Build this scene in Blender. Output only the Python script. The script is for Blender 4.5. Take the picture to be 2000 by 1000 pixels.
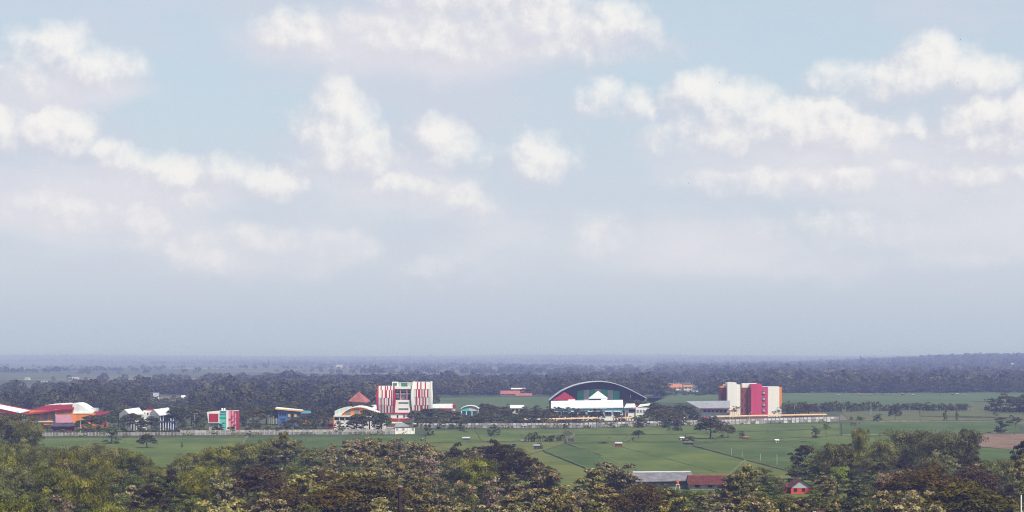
import bpy, math, random
import numpy as np
from mathutils import Vector

# ------------------------------------------------------------------ camera, sky, sun, exposure
F = 3889.0            # focal length in pixels of the 2000 px wide photograph
HOR = 695.0           # pixel row of the horizon
H = 38.0              # camera height above the plain (m)
sc = bpy.context.scene
for o in list(bpy.data.objects):
    bpy.data.objects.remove(o)
cd = bpy.data.cameras.new('camera')
cam = bpy.data.objects.new('camera', cd)
sc.collection.objects.link(cam)
cam.location = (0, 0, H)
cam.rotation_euler = (math.radians(90), 0, 0)
cd.sensor_width = 36.0
cd.lens = 36.0 * F / 2000.0
cd.shift_y = (HOR - 500.0) / 2000.0
cd.clip_start = 1.0
cd.clip_end = 120000.0
sc.camera = cam

SUN_EL, SUN_AZ = math.radians(49), math.radians(137)   # azimuth clockwise from +Y (the view direction)
sun_dir = Vector((math.sin(SUN_AZ) * math.cos(SUN_EL), math.cos(SUN_AZ) * math.cos(SUN_EL), math.sin(SUN_EL)))
sd = bpy.data.lights.new('sun', 'SUN')
sd.energy = 4.7
sd.angle = math.radians(0.6)
sd.color = (1.0, 0.93, 0.84)
sun = bpy.data.objects.new('sun', sd)
sc.collection.objects.link(sun)
sun.rotation_euler = (-sun_dir).to_track_quat('-Z', 'Y').to_euler()
sun.location = (300, -200, 600)

sc.view_settings.view_transform = 'Standard'
sc.view_settings.look = 'None'
sc.view_settings.exposure = 0.06
sc.view_settings.gamma = 1.0
sc.view_settings.use_curve_mapping = False
sc.cycles.max_bounces = 5
sc.cycles.diffuse_bounces = 2
sc.cycles.glossy_bounces = 1
sc.cycles.transmission_bounces = 2
sc.cycles.transparent_max_bounces = 4
sc.cycles.volume_bounces = 1
sc.cycles.use_denoising = True
sc.cycles.denoising_prefilter = 'NONE'
sc.cycles.filter_width = 1.05
sc.cycles.use_adaptive_sampling = True
sc.cycles.adaptive_threshold = 0.005
sc.cycles.adaptive_min_samples = 16
sc.cycles.caustics_reflective = False
sc.cycles.caustics_refractive = False


class NT:
    """small helper to wire node trees"""
    def __init__(self, tree):
        self.t = tree
        self.n = tree.nodes
        self.l = tree.links

    def node(self, typ, **kw):
        nd = self.n.new(typ)
        for k, v in kw.items():
            setattr(nd, k, v)
        return nd

    def put(self, sock, v):
        if isinstance(v, bpy.types.NodeSocket):
            self.l.new(v, sock)
        else:
            sock.default_value = v

    def m(self, op, a, b=None, c=None, clamp=False):
        nd = self.node('ShaderNodeMath', operation=op, use_clamp=clamp)
        self.put(nd.inputs[0], a)
        if b is not None:
            self.put(nd.inputs[1], b)
        if c is not None:
            self.put(nd.inputs[2], c)
        return nd.outputs[0]

    def v(self, op, a, b=None, c=None, out=0):
        nd = self.node('ShaderNodeVectorMath', operation=op)
        self.put(nd.inputs[0], a)
        if b is not None:
            self.put(nd.inputs[1], b)
        if c is not None:
            self.put(nd.inputs[2], c)
        return nd.outputs[out]

    def comb(self, x, y, z):
        nd = self.node('ShaderNodeCombineXYZ')
        for i, q in enumerate((x, y, z)):
            self.put(nd.inputs[i], q)
        return nd.outputs[0]

    def noise(self, vec, scale, detail=4, rough=0.55, col=False, dim='3D'):
        nd = self.node('ShaderNodeTexNoise', noise_dimensions=dim)
        if vec is not None:
            self.l.new(vec, nd.inputs['Vector'])
        nd.inputs['Scale'].default_value = scale
        nd.inputs['Detail'].default_value = detail
        nd.inputs['Roughness'].default_value = rough
        return nd.outputs['Color' if col else 'Fac']

    def smooth(self, x, lo, hi, a=0.0, b=1.0):
        nd = self.node('ShaderNodeMapRange', interpolation_type='SMOOTHSTEP')
        self.put(nd.inputs['Value'], x)
        nd.inputs['From Min'].default_value = lo
        nd.inputs['From Max'].default_value = hi
        nd.inputs['To Min'].default_value = a
        nd.inputs['To Max'].default_value = b
        return nd.outputs[0]

    def mix(self, fac, a, b, blend='MIX'):
        nd = self.node('ShaderNodeMix', data_type='RGBA', blend_type=blend)
        self.put(nd.inputs[0], fac)
        self.put(nd.inputs[6], a if isinstance(a, bpy.types.NodeSocket) else (*a, 1.0))
        self.put(nd.inputs[7], b if isinstance(b, bpy.types.NodeSocket) else (*b, 1.0))
        return nd.outputs[2]


# cumulus in the sky, each puff as (azimuth, elevation) from the photograph's pixels, half width, half height, weight
PUFFS = [
    (135, 112, 62, 40, 1.0), (190, 145, 85, 42, .8), (85, 155, 85, 42, .55), (40, 120, 40, 30, .4),
    (120, 262, 68, 46, 1.15), (25, 265, 62, 58, .95), (150, 295, 42, 32, 1.0), (212, 304, 26, 18, .7),
    (285, 330, 62, 32, .95), (345, 350, 60, 28, .8), (440, 345, 62, 34, 1.0), (520, 358, 70, 34, 1.15), (300, 360, 90, 20, .6),
    (665, 212, 48, 58, 1.0), (650, 265, 72, 55, 1.0), (715, 300, 72, 44, .95), (640, 312, 66, 36, .8),
    (850, 266, 58, 42, 1.1), (885, 303, 62, 34, .85),
    (1050, 312, 62, 42, .95),
    (580, 75, 75, 38, .75), (900, -5, 170, 55, .95), (850, 75, 200, 55, .62), (1055, 25, 75, 75, 1.0), (1195, 58, 58, 48, 1.0), (1130, 85, 130, 44, .7),
    (1170, 195, 42, 28, .6), (1255, 212, 40, 30, .65),
    (1365, 185, 66, 44, 1.15), (1430, 212, 82, 46, 1.1), (1540, 248, 120, 48, 1.15), (1640, 258, 84, 58, 1.1), (1400, 268, 120, 44, .75),
    (1805, 140, 76, 50, 1.2), (1760, 172, 95, 36, 1.0), (1895, 170, 66, 38, 1.05), (1620, 165, 46, 32, .7),
    (1895, 246, 58, 38, 1.05), (1985, 246, 70, 48, 1.15), (1950, 285, 110, 36, .7), (1775, 262, 26, 18, .5),
    (795, 370, 70, 26, .7), (905, 402, 56, 30, .6), (300, 436, 60, 30, .55), (390, 503, 76, 34, .6), (265, 468, 44, 26, .5),
    (385, 388, 44, 30, .6), (1640, 358, 78, 26, .62), (1450, 362, 95, 24, .5), (1160, 470, 44, 30, .42), (1900, 352, 130, 20, .45),
    (510, 478, 56, 26, .42), (840, 537, 54, 24, .36), (130, 425, 70, 30, .45), (1610, 455, 90, 26, .33), (670, 485, 50, 22, .36),
]


def cloud_field_group():
    """direction (az, el in hundredths of a frame pixel) -> cloud thickness field"""
    g = bpy.data.node_groups.new('cloud_field', 'ShaderNodeTree')
    g.interface.new_socket('P', in_out='INPUT', socket_type='NodeSocketVector')
    g.interface.new_socket('Field', in_out='OUTPUT', socket_type='NodeSocketFloat')
    q = NT(g)
    gi, go = q.node('NodeGroupInput'), q.node('NodeGroupOutput')
    p = gi.outputs[0]
    acc = None
    for (x, y, rx, ry, w) in PUFFS:
        cx, cy = (x - 1000) / 100.0, (HOR - y) / 100.0
        ix, iy = 100.0 / (rx * 1.14), 100.0 / (ry * 1.14)
        dd = q.v('MULTIPLY_ADD', p, (ix, iy, 0), (-cx * ix, -cy * iy, 0))
        l2 = q.v('DOT_PRODUCT', dd, dd, out=1)
        f = q.m('MULTIPLY_ADD', l2, -w, w)
        acc = f if acc is None else q.m('SMOOTH_MAX', acc, f, 0.35)
    q.l.new(acc, go.inputs[0])
    return g


world = bpy.data.worlds.new('World')
sc.world = world
world.use_nodes = True
world.cycles.sampling_method = 'MANUAL'
world.cycles.sample_map_resolution = 512
w = NT(world.node_tree)
w.n.clear()
sky = w.node('ShaderNodeTexSky', sky_type='NISHITA')
sky.sun_disc = False
sky.sun_elevation = SUN_EL
sky.sun_rotation = SUN_AZ
sky.altitude = 60
sky.air_density = 1.0
sky.dust_density = 1.6
sky.ozone_density = 1.0
tc = w.node('ShaderNodeTexCoord')
sep = w.node('ShaderNodeSeparateXYZ')
w.l.new(tc.outputs['Generated'], sep.inputs[0])
dx, dy, dz = sep.outputs
az = w.m('MULTIPLY', w.m('ARCTAN2', dx, dy), F / 100.0)
el = w.m('MULTIPLY', w.m('ARCSINE', dz), F / 100.0)
P = w.comb(az, el, 0.0)
wob = w.v('SUBTRACT', w.noise(P, 0.9, 4, 0.6, col=True, dim='2D'), (0.5, 0.5, 0.5))
Pw = w.v('MULTIPLY_ADD', wob, (0.85, 0.60, 0.0), P)
GRP = cloud_field_group()


def field(vec):
    nd = w.node('ShaderNodeGroup')
    nd.node_tree = GRP
    w.l.new(vec, nd.inputs[0])
    return nd.outputs[0]


billow = w.m('SUBTRACT', w.noise(P, 1.6, 8, 0.60, dim='2D'), 0.5)
F0 = w.m('MULTIPLY_ADD', billow, 1.9, field(Pw))
Plit = w.v('ADD', Pw, (0.20, 0.22, 0.0))
billow2 = w.m('SUBTRACT', w.noise(w.v('ADD', P, (0.14, 0.16, 0.0)), 1.6, 6, 0.60, dim='2D'), 0.5)
F1 = w.m('MULTIPLY_ADD', billow2, 1.9, field(Plit))


def backdrop():
    """clear sky with thin flat veils of stratus"""
    Pv = w.v('MULTIPLY', P, (0.16, 0.55, 1.0))
    veil = w.smooth(w.noise(Pv, 0.85, 5, 0.6, dim='2D'), 0.34, 0.66)
    lowband = w.smooth(el, 5.9, 2.4)
    veil = w.m('MAXIMUM', w.m('MULTIPLY', veil, w.smooth(el, 6.0, 26.0, 0.75, 0.25)), w.m('MULTIPLY', lowband, 0.55))
    skin = w.v('MULTIPLY', sky.outputs[0], (0.1, 0.1, 0.1))     # to display units
    base_col = w.mix(w.smooth(el, 5.0, 22.0, 0.72, 0.0), skin, (0.62, 0.735, 0.83))
    col = w.mix(veil, base_col, (0.61, 0.635, 0.735))
    return w.mix(w.smooth(el, 2.0, 0.0, 0.0, 0.72), col, (0.455, 0.53, 0.665))


# long soft banks of cloud behind the cumulus (azimuth, elevation, half width, half height, strength)
BANKS = [(210, 400, 380, 95, .75), (720, 385, 300, 80, .55), (1620, 320, 430, 100, .62), (820, 85, 400, 95, .75), (1880, 410, 380, 130, .6), (90, 190, 240, 60, .6), (1250, 480, 520, 105, .5), (450, 480, 420, 80, .5)]


def background(cover, litness, top, banks=()):
    cl = w.mix(litness, (0.635, 0.645, 0.725), (0.92, 0.895, 0.865))
    amount = w.m('MULTIPLY', cover, w.smooth(el, 0.6, 4.4, 0.25, top))
    back = backdrop()
    acc = None
    for (x, y, rx, ry, k_) in banks:
        ix, iy = 100.0 / rx, 100.0 / ry
        q = w.v('MULTIPLY_ADD', Pw, (ix, iy, 0), (-(x - 1000) / 100.0 * ix, -(HOR - y) / 100.0 * iy, 0))
        f_ = w.m('MULTIPLY_ADD', w.v('DOT_PRODUCT', q, q, out=1), -k_, k_)
        acc = f_ if acc is None else w.m('SMOOTH_MAX', acc, f_, 0.3)
    if banks:
        soft = w.noise(w.v('MULTIPLY', P, (0.5, 1.2, 1.0)), 0.75, 4, 0.5, dim='2D')
        back = w.mix(w.smooth(w.m('MULTIPLY_ADD', soft, 0.9, w.m('ADD', acc, -0.45)), 0.0, 0.75, 0.0, 0.95), back, (0.725, 0.725, 0.785))
    fin = w.mix(amount, back, cl)
    bg = w.node('ShaderNodeBackground')
    bg.inputs['Strength'].default_value = 0.1
    w.l.new(w.v('MULTIPLY', fin, (10.0, 10.0, 10.0)), bg.inputs['Color'])
    return bg.outputs[0]


near = background(w.smooth(F0, -0.85, 1.10), w.smooth(w.m('ADD', w.m('MULTIPLY', F0, 0.42), w.m('SUBTRACT', F0, F1)), -0.65, 1.20), 0.88, BANKS)
# the same kind of cumulus goes on all round, above and beside the part the camera looks at
Pbig = w.v('MULTIPLY', P, (0.55, 0.8, 1.0))
gen = w.noise(Pbig, 0.42, 5, 0.58, dim='2D')
gen2 = w.noise(w.v('ADD', Pbig, (0.25, 0.25, 0.0)), 0.42, 3, 0.58, dim='2D')
far = background(w.smooth(gen, 0.46, 0.70), w.smooth(w.m('SUBTRACT', gen, gen2), -0.09, 0.09), 0.95)
outside = w.m('MAXIMUM', w.smooth(el, 7.3, 9.3), w.smooth(w.m('ABSOLUTE', az), 10.4, 12.5))
ms = w.node('ShaderNodeMixShader')
w.l.new(outside, ms.inputs[0])
w.l.new(near, ms.inputs[1])
w.l.new(far, ms.inputs[2])
wo = w.node('ShaderNodeOutputWorld')
w.l.new(ms.outputs[0], wo.inputs[0])

# ------------------------------------------------------------------ helpers
rng = random.Random(7)
COL = sc.collection


def depth_of(py):
    """distance of a point of the flat plain seen at pixel row py"""
    return H * F / (py - HOR)


def pt(px, py, d):
    return Vector(((px - 1000.0) * d / F, d, H - (py - HOR) * d / F))


def ground(px, py, z=0.0):
    d = (H - z) * F / (py - HOR)
    return Vector(((px - 1000.0) * d / F, d, z))


def link(o):
    COL.objects.link(o)
    return o


def tag(o, label=None, cat=None, group=None, kind=None):
    if label:
        o['label'] = label
    if cat:
        o['category'] = cat
    if group:
        o['group'] = group
    if kind:
        o['kind'] = kind
    return o


def thing(name, label, cat, loc, group=None):
    o = bpy.data.objects.new(name, None)
    o.empty_display_size = 0.5
    link(o)
    o.location = loc
    return tag(o, label, cat, group)


MATS = {}


def srgb(r, g, b):
    def c(x):
        x /= 255.0
        return x / 12.92 if x <= 0.04045 else ((x + 0.055) / 1.055) ** 2.4
    return (c(r), c(g), c(b))


def mat(name, color, rough=0.7, var=0.16, scale=0.7, metal=0.0, streak=False, bump=0.0):
    """painted or plain surface: base colour with weathering noise"""
    if name in MATS:
        return MATS[name]
    m = bpy.data.materials.new(name)
    m.use_nodes = True
    t = NT(m.node_tree)
    bs = m.node_tree.nodes['Principled BSDF']
    bs.inputs['Roughness'].default_value = rough
    bs.inputs['Metallic'].default_value = metal
    bs.inputs['Specular IOR Level'].default_value = 0.25
    geo = t.node('ShaderNodeNewGeometry')
    pos = geo.outputs['Position']
    if streak:
        pos = t.v('MULTIPLY', pos, (1.0, 1.0, 0.12))
    n1 = t.noise(pos, scale, 5, 0.6)
    f = t.smooth(n1, 0.3, 0.7, 1.0 - var, 1.0 + var * 0.35)
    c = t.v('SCALE', tuple(color))
    c.node.inputs[0].default_value = color
    t.l.new(f, c.node.inputs['Scale'])
    t.l.new(c, bs.inputs['Base Color'])
    if bump:
        b = t.node('ShaderNodeBump')
        b.inputs['Strength'].default_value = bump
        b.inputs['Distance'].default_value = 0.05
        t.l.new(t.noise(geo.outputs['Position'], 6.0, 4), b.inputs['Height'])
        t.l.new(b.outputs[0], bs.inputs['Normal'])
    MATS[name] = m
    return m


class MB:
    """collects faces (world coordinates) and links them as one mesh object"""
    def __init__(self):
        self.v, self.f = [], []

    def face(self, pts):
        i = len(self.v)
        self.v += [tuple(p) for p in pts]
        self.f.append(tuple(range(i, i + len(pts))))

    def hexa(self, a, b):
        """two matching loops of n points: sides and both caps"""
        n = len(a)
        i = len(self.v)
        self.v += [tuple(p) for p in a] + [tuple(p) for p in b]
        self.f.append(tuple(i + k for k in range(n)))
        self.f.append(tuple(i + n + k for k in reversed(range(n))))
        for k in range(n):
            k2 = (k + 1) % n
            self.f.append((i + k, i + n + k, i + n + k2, i + k2))

    def box(self, x0, x1, y0, y1, z0, z1):
        self.hexa([(x0, y0, z0), (x1, y0, z0), (x1, y0, z1), (x0, y0, z1)],
                  [(x0, y1, z0), (x1, y1, z0), (x1, y1, z1), (x0, y1, z1)])

    def tube(self, pts, radii, n=6, cap=True):
        rings = []
        pts = [Vector(p) for p in pts]
        for k, p in enumerate(pts):
            t = (pts[min(k + 1, len(pts) - 1)] - pts[max(k - 1, 0)])
            if t.length < 1e-6:
                t = Vector((0, 0, 1))
            t.normalize()
            u = t.cross(Vector((0.31, 0.95, 0.05)))
            if u.length < 1e-3:
                u = t.cross(Vector((1, 0, 0)))
            u.normalize()
            v = t.cross(u)
            i = len(self.v)
            for j in range(n):
                a = 2 * math.pi * j / n
                self.v.append(tuple(p + (u * math.cos(a) + v * math.sin(a)) * radii[k]))
            rings.append(i)
        for k in range(len(rings) - 1):
            a, b = rings[k], rings[k + 1]
            for j in range(n):
                j2 = (j + 1) % n
                self.f.append((a + j, a + j2, b + j2, b + j))
        if cap:
            self.f.append(tuple(rings[0] + j for j in reversed(range(n))))
            self.f.append(tuple(rings[-1] + j for j in range(n)))

    def mesh(self, name):
        me = bpy.data.meshes.new(name)
        me.from_pydata(self.v, [], self.f)
        me.update()
        return me

    def build(self, name, material, parent=None, root=None):
        o = bpy.data.objects.new(name, None)
        base = Vector((0, 0, 0))
        r = parent
        while r is not None:
            base += r.location
            r = r.parent
        self.v = [(a - base.x, b - base.y, c - base.z) for a, b, c in self.v]
        me = self.mesh(name)
        bpy.data.objects.remove(o)
        o = bpy.data.objects.new(name, me)
        me.materials.append(material)
        link(o)
        o.parent = parent
        return o


def rect(parent, name, m, x0, x1, y0, y1, d, deep=6.0):
    """block whose front face covers pixels x0..x1, y0..y1 at distance d; y1 None reaches the ground"""
    mb = MB()
    a, b = pt(x0, y0, d), pt(x1, y0, d)
    z1 = a.z
    z0 = 0.0 if y1 is None else pt(x0, y1, d).z
    mb.box(a.x, b.x, d, d + deep, z0, z1)
    return mb.build(name, m, parent)


def prism(parent, name, m, pts, d, deep):
    """outline of pixels at distance d, extruded backwards"""
    a = [pt(x, y, d) for x, y in pts]
    b = [p + Vector((0, deep, 0)) for p in a]
    mb = MB()
    mb.hexa(a, b)
    return mb.build(name, m, parent)


def slab(parent, name, m, pts, thick):
    """sloping sheet through (px, py, distance) points with a vertical thickness"""
    a = [pt(*p) for p in pts]
    b = [p - Vector((0, 0, thick)) for p in a]
    mb = MB()
    mb.hexa(a, b)
    return mb.build(name, m, parent)


def gable_roof(parent, name, m, x0, x1, y_ridge, y_eave, d, half, over=0.6, thick=0.25):
    """roof with its ridge across the view: two sloping sheets"""
    a, b = pt(x0, y_eave, d), pt(x1, y_eave, d)
    zr = pt(x0, y_ridge, d + half).z
    ze = a.z
    mb = MB()
    for s in (-1, 1):
        y = d + half + s * (half + over)
        ze2 = ze - (zr - ze) / half * over
        lo = [(a.x - over, y, ze2), (b.x + over, y, ze2), (b.x + over, d + half, zr), (a.x - over, d + half, zr)]
        mb.hexa([Vector(q) for q in lo], [Vector(q) + Vector((0, 0, -thick)) for q in lo])
    return mb.build(name, m, parent)


def base_of(px, d):
    return Vector(((px - 1000.0) * d / F, d, 0.0))


# ------------------------------------------------------------------ ground
def ground_height(x, y):
    h = 0.0
    r = math.hypot(x, y)
    h += max(0.0, 35.5 - 0.30 * r) if r < 130 else 0.0           # the hill the camera stands on
    def sm(t):
        t = min(1.0, max(0.0, t))
        return t * t * (3 - 2 * t)
    if y > 2600:
        ax = x / y
        h += 36.0 * sm((ax - 0.10) / 0.16) * sm((y - 3600) / 3600) * (0.75 + 0.25 * math.sin(ax * 31.0 + 0.7))
        h = max(h, 46.0 * sm((y - 9000) / 9000) * (0.82 + 0.18 * math.sin(ax * 23.0 + 1.0)))
    return h


gm = bpy.data.materials.new('plain_ground')
gm.use_nodes = True
t = NT(gm.node_tree)
bs = gm.node_tree.nodes['Principled BSDF']
bs.inputs['Roughness'].default_value = 0.95
bs.inputs['Specular IOR Level'].default_value = 0.1
geo = t.node('ShaderNodeNewGeometry')
pos = geo.outputs['Position']
vor = t.node('ShaderNodeTexVoronoi')
vor.inputs['Scale'].default_value = 0.0045
t.l.new(t.v('MULTIPLY', pos, (0.55, 1.0, 0.0)), vor.inputs['Vector'])
sepc = t.node('ShaderNodeSeparateColor')
t.l.new(vor.outputs['Color'], sepc.inputs[0])
n_big = t.noise(pos, 0.004, 5, 0.6)
n_med = t.noise(pos, 0.08, 5, 0.6)
c1 = t.mix(t.smooth(sepc.outputs[0], 0.35, 0.75), (0.058, 0.085, 0.034), (0.125, 0.14, 0.065))
c2 = t.mix(t.smooth(sepc.outputs[1], 0.72, 0.86), c1, (0.22, 0.19, 0.125))
c3 = t.mix(t.smooth(n_big, 0.42, 0.66), c2, (0.05, 0.075, 0.03))
c4 = t.mix(t.m('MULTIPLY', n_med, 0.7), c3, (0.045, 0.055, 0.026))
sepp = t.node('ShaderNodeSeparateXYZ')
t.l.new(pos, sepp.inputs[0])
n_lit = t.noise(pos, 0.35, 5, 0.65)
litter = t.mix(t.smooth(n_lit, 0.4, 0.65), (0.035, 0.034, 0.018), (0.075, 0.058, 0.034))
c5 = t.mix(t.smooth(sepp.outputs[1], 560, 640), litter, c4)
t.l.new(c5, bs.inputs['Base Color'])

mb = MB()
xs_rel = [-60, -1.5, -0.8, -0.45, -0.34, -0.3, -0.26, -0.22, -0.18, -0.14, -0.10, -0.06, -0.02, 0.02, 0.06, 0.10, 0.12, 0.14, 0.16, 0.18, 0.20, 0.22, 0.24, 0.26, 0.30, 0.34, 0.45, 0.8, 1.5, 60]
ys = [-400, -130, -90, -60, -30, 0, 30, 60, 90, 110, 130, 170, 250, 400, 700, 1000, 1500, 2000, 2600, 3000, 3400, 3800, 4200, 4600, 5000, 5500, 6000, 6600, 7200, 8000, 9000, 10500, 12000, 14000, 17000, 21000, 26000, 32000, 40000]
for y in ys:
    for a in xs_rel:
        if y < 250:
            x = math.copysign(min(abs(a) * 100, 42000) if abs(a) < 2 else 42000, a)
            x = a * 260 if abs(a) < 2 else x
        else:
            x = a * y if abs(a) < 2 else math.copysign(42000 if y < 26000 else 70000, a)
        mb.v.append((x, y, ground_height(x, y)))
nx = len(xs_rel)
for j in range(len(ys) - 1):
    for i in range(nx - 1):
        mb.f.append((j * nx + i, j * nx + i + 1, (j + 1) * nx + i + 1, (j + 1) * nx + i))
gr = mb.build('ground', gm)
tag(gr, kind='structure')
for p in gr.data.polygons:
    p.use_smooth = True


def field_mat(name, col, col2, scale=0.05, stretch=(1, 0.35, 1)):
    m = bpy.data.materials.new(name)
    m.use_nodes = True
    t = NT(m.node_tree)
    bs = m.node_tree.nodes['Principled BSDF']
    bs.inputs['Roughness'].default_value = 0.9
    bs.inputs['Specular IOR Level'].default_value = 0.15
    geo = t.node('ShaderNodeNewGeometry')
    pos = t.v('MULTIPLY', geo.outputs['Position'], stretch)
    n1 = t.noise(pos, scale, 6, 0.62)
    n2 = t.noise(geo.outputs['Position'], 1.6, 4, 0.7)
    n3 = t.noise(t.v('MULTIPLY', geo.outputs['Position'], (0.05, 0.6, 1.0)), 0.5, 4, 0.65)
    k = t.m('ADD', t.m('MULTIPLY', n1, 0.5), t.m('ADD', t.m('MULTIPLY', n2, 0.2), t.m('MULTIPLY', n3, 0.38)))
    c = t.mix(t.smooth(k, 0.42, 0.66), col, col2)
    t.l.new(c, bs.inputs['Base Color'])
    b = t.node('ShaderNodeBump')
    b.inputs['Strength'].default_value = 0.5
    b.inputs['Distance'].default_value = 0.25
    t.l.new(n2, b.inputs['Height'])
    t.l.new(b.outputs[0], bs.inputs['Normal'])
    return m


PAD = [field_mat('paddy_a', (0.0497, 0.0864, 0.0151), (0.1166, 0.1512, 0.0335)),
       field_mat('paddy_b', (0.0367, 0.0713, 0.0151), (0.0864, 0.1231, 0.0313)),
       field_mat('paddy_c', (0.0670, 0.0929, 0.0162), (0.1426, 0.1577, 0.0389)),
       field_mat('paddy_far', (0.0518, 0.0907, 0.0302), (0.0864, 0.1274, 0.0454), 0.02),
       field_mat('pasture', (0.062, 0.080, 0.027), (0.115, 0.125, 0.050), 0.03),
       field_mat('bare_soil', (0.14, 0.092, 0.063), (0.225, 0.155, 0.108), 0.12),
       field_mat('stubble', (0.17, 0.15, 0.098), (0.25, 0.22, 0.155), 0.01),
       field_mat('campus_grass', (0.042, 0.062, 0.024), (0.088, 0.095, 0.042), 0.06)]


def sheet(name, m, pts, z, h=0.35):
    """a low crop block: pixel outline on the plain, its top at z"""
    top = [ground(x, y, z) for x, y in pts]
    mb = MB()
    n = len(top)
    mb.face(top)
    for k in range(n):
        a, b = top[k], top[(k + 1) % n]
        mb.face([a, b, Vector((b.x, b.y, z - h)), Vector((a.x, a.y, z - h))])
    o = mb.build(name, m)
    return tag(o, kind='structure')


FIELDS = [
    ('paddy_field', 0, [(-60, 856), (-60, 905), (310, 915), (380, 905), (440, 880), (470, 870), (480, 855)], .30),
    ('paddy_field', 1, [(482, 855), (474, 870), (444, 880), (384, 905), (320, 915), (560, 915), (640, 885), (830, 880), (830, 850)], .26),
    ('paddy_field', 0, [(832, 841), (832, 865), (1000, 862), (1098, 848), (1104, 838)], .24),
    ('paddy_field', 2, [(832, 866), (832, 905), (960, 905), (1060, 879), (1102, 866), (1098, 850), (1000, 864)], .34),
    ('paddy_field', 0, [(1108, 838), (1122, 849), (1300, 848), (1640, 836), (1640, 827), (1500, 828), (1300, 833)], .26),
    ('paddy_field', 0, [(1102, 851), (1108, 865), (1350, 862.5), (1640, 850), (1640, 838), (1300, 850)], .30),
    ('paddy_field', 1, [(1062, 881), (1106, 868), (1170, 889), (1250, 921), (1240, 950), (1144, 914)], .32),
    ('paddy_field', 2, [(960, 907), (1058, 882), (1142, 916), (1200, 950), (1100, 965), (1000, 940)], .26),
    ('paddy_field', 0, [(1112, 867), (1350, 864.5), (1352, 872), (1455, 899), (1400, 985), (1250, 985), (1172, 888)], .34),
    ('paddy_field', 1, [(1356, 871), (1400, 864), (1560, 862), (1800, 880), (1800, 925), (1557, 923)], .30),
    ('paddy_field', 2, [(1458, 900), (1556, 925.5), (1700, 928), (1660, 985), (1404, 985), (1424, 931)], .26),
    ('paddy_field', 0, [(1402, 862), (1640, 852), (1900, 850), (1900, 876), (1700, 879), (1564, 861)], .28),
    ('paddy_field', 1, [(1644, 826), (1644, 849), (1912, 845), (1990, 842), (1990, 824), (1800, 824)], .30),
    ('paddy_field', 1, [(1902, 874), (1996, 878), (2100, 882), (2100, 905), (1880, 905)], .30),
    ('ploughed_plot', 5, [(1916, 847), (1992, 847), (2080, 850), (2080, 878), (1965, 877), (1908, 872)], .22),
    ('pasture', 4, [(1640, 803), (1660, 822), (2100, 822), (2100, 786), (1900, 786), (1880, 800)], .20),
    ('far_paddy', 3, [(1250, 771.5), (1250, 785), (1640, 797), (1880, 797), (1896, 784), (2200, 782), (2200, 765.5), (1640, 767)], .30),
    ('far_paddy', 3, [(860, 777), (840, 800), (1240, 800), (1300, 776.5), (1060, 775.5)], .30),
    ('far_paddy', 3, [(-100, 776), (-100, 790), (60, 792), (150, 784), (75, 777)], .30),
    ('stubble_field', 6, [(850, 735.5), (850, 741.5), (985, 741), (1062, 739), (1062, 734.5)], .3),
    ('stubble_field', 6, [(1130, 735), (1140, 741), (1258, 740), (1262, 734.5)], .3),
    ('stubble_field', 6, [(150, 750.5), (140, 757), (235, 758), (240, 750)], .3),
    ('stubble_field', 6, [(-60, 719), (-60, 722.5), (60, 722), (70, 719)], .3),
    ('stubble_field', 6, [(330, 718), (330, 720.5), (440, 720), (440, 718)], .3),
    ('stubble_field', 3, [(440, 731), (440, 737), (500, 736.5), (500, 731)], .3),
    ('stubble_field', 6, [(640, 717), (640, 719.5), (760, 719.5), (760, 717)], .3),
    ('campus_grass', 7, [(-80, 852), (480, 850.5), (812, 846), (830, 837), (1300, 831), (1640, 824), (1640, 800), (1200, 797), (60, 797), (-80, 800)], .12),
]
for nm, k, pts, z in FIELDS:
    sheet(nm, PAD[k], pts, z)

mud = mat('dry_mud', (0.150, 0.158, 0.072), 0.95, 0.45, 0.35)
grassy = mat('grassy_bank', (0.075, 0.088, 0.035), 0.95, 0.4, 0.4)


def bund(pts, wd, z, m, name='field_bund'):
    """a low earth bank along a pixel line on the plain"""
    P3 = [ground(x, y, 0.0) for x, y in pts]
    fine = [P3[0]]
    for a, b in zip(P3[:-1], P3[1:]):
        n = max(2, int((b - a).length / 8))
        for k in range(1, n + 1):
            q = a.lerp(b, k / n)
            fine.append(q + Vector((rng.uniform(-.25, .25), rng.uniform(-.4, .4), 0)))
    mb = MB()
    for k, p in enumerate(fine):
        tdir = fine[min(k + 1, len(fine) - 1)] - fine[max(k - 1, 0)]
        nrm = Vector((-tdir.y, tdir.x, 0)).normalized()
        ww = wd * rng.uniform(.7, 1.25)
        zz = z * rng.uniform(.85, 1.15)
        for s, q in ((-1, 0.0), (-.55, zz), (.55, zz), (1, 0.0)):
            mb.v.append(tuple(p + nrm * s * ww + Vector((0, 0, q))))
    for k in range(len(fine) - 1):
        for j in range(3):
            mb.f.append((k * 4 + j, k * 4 + j + 1, k * 4 + 5 + j, k * 4 + 4 + j))
    return tag(mb.build(name, m), kind='structure')


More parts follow.
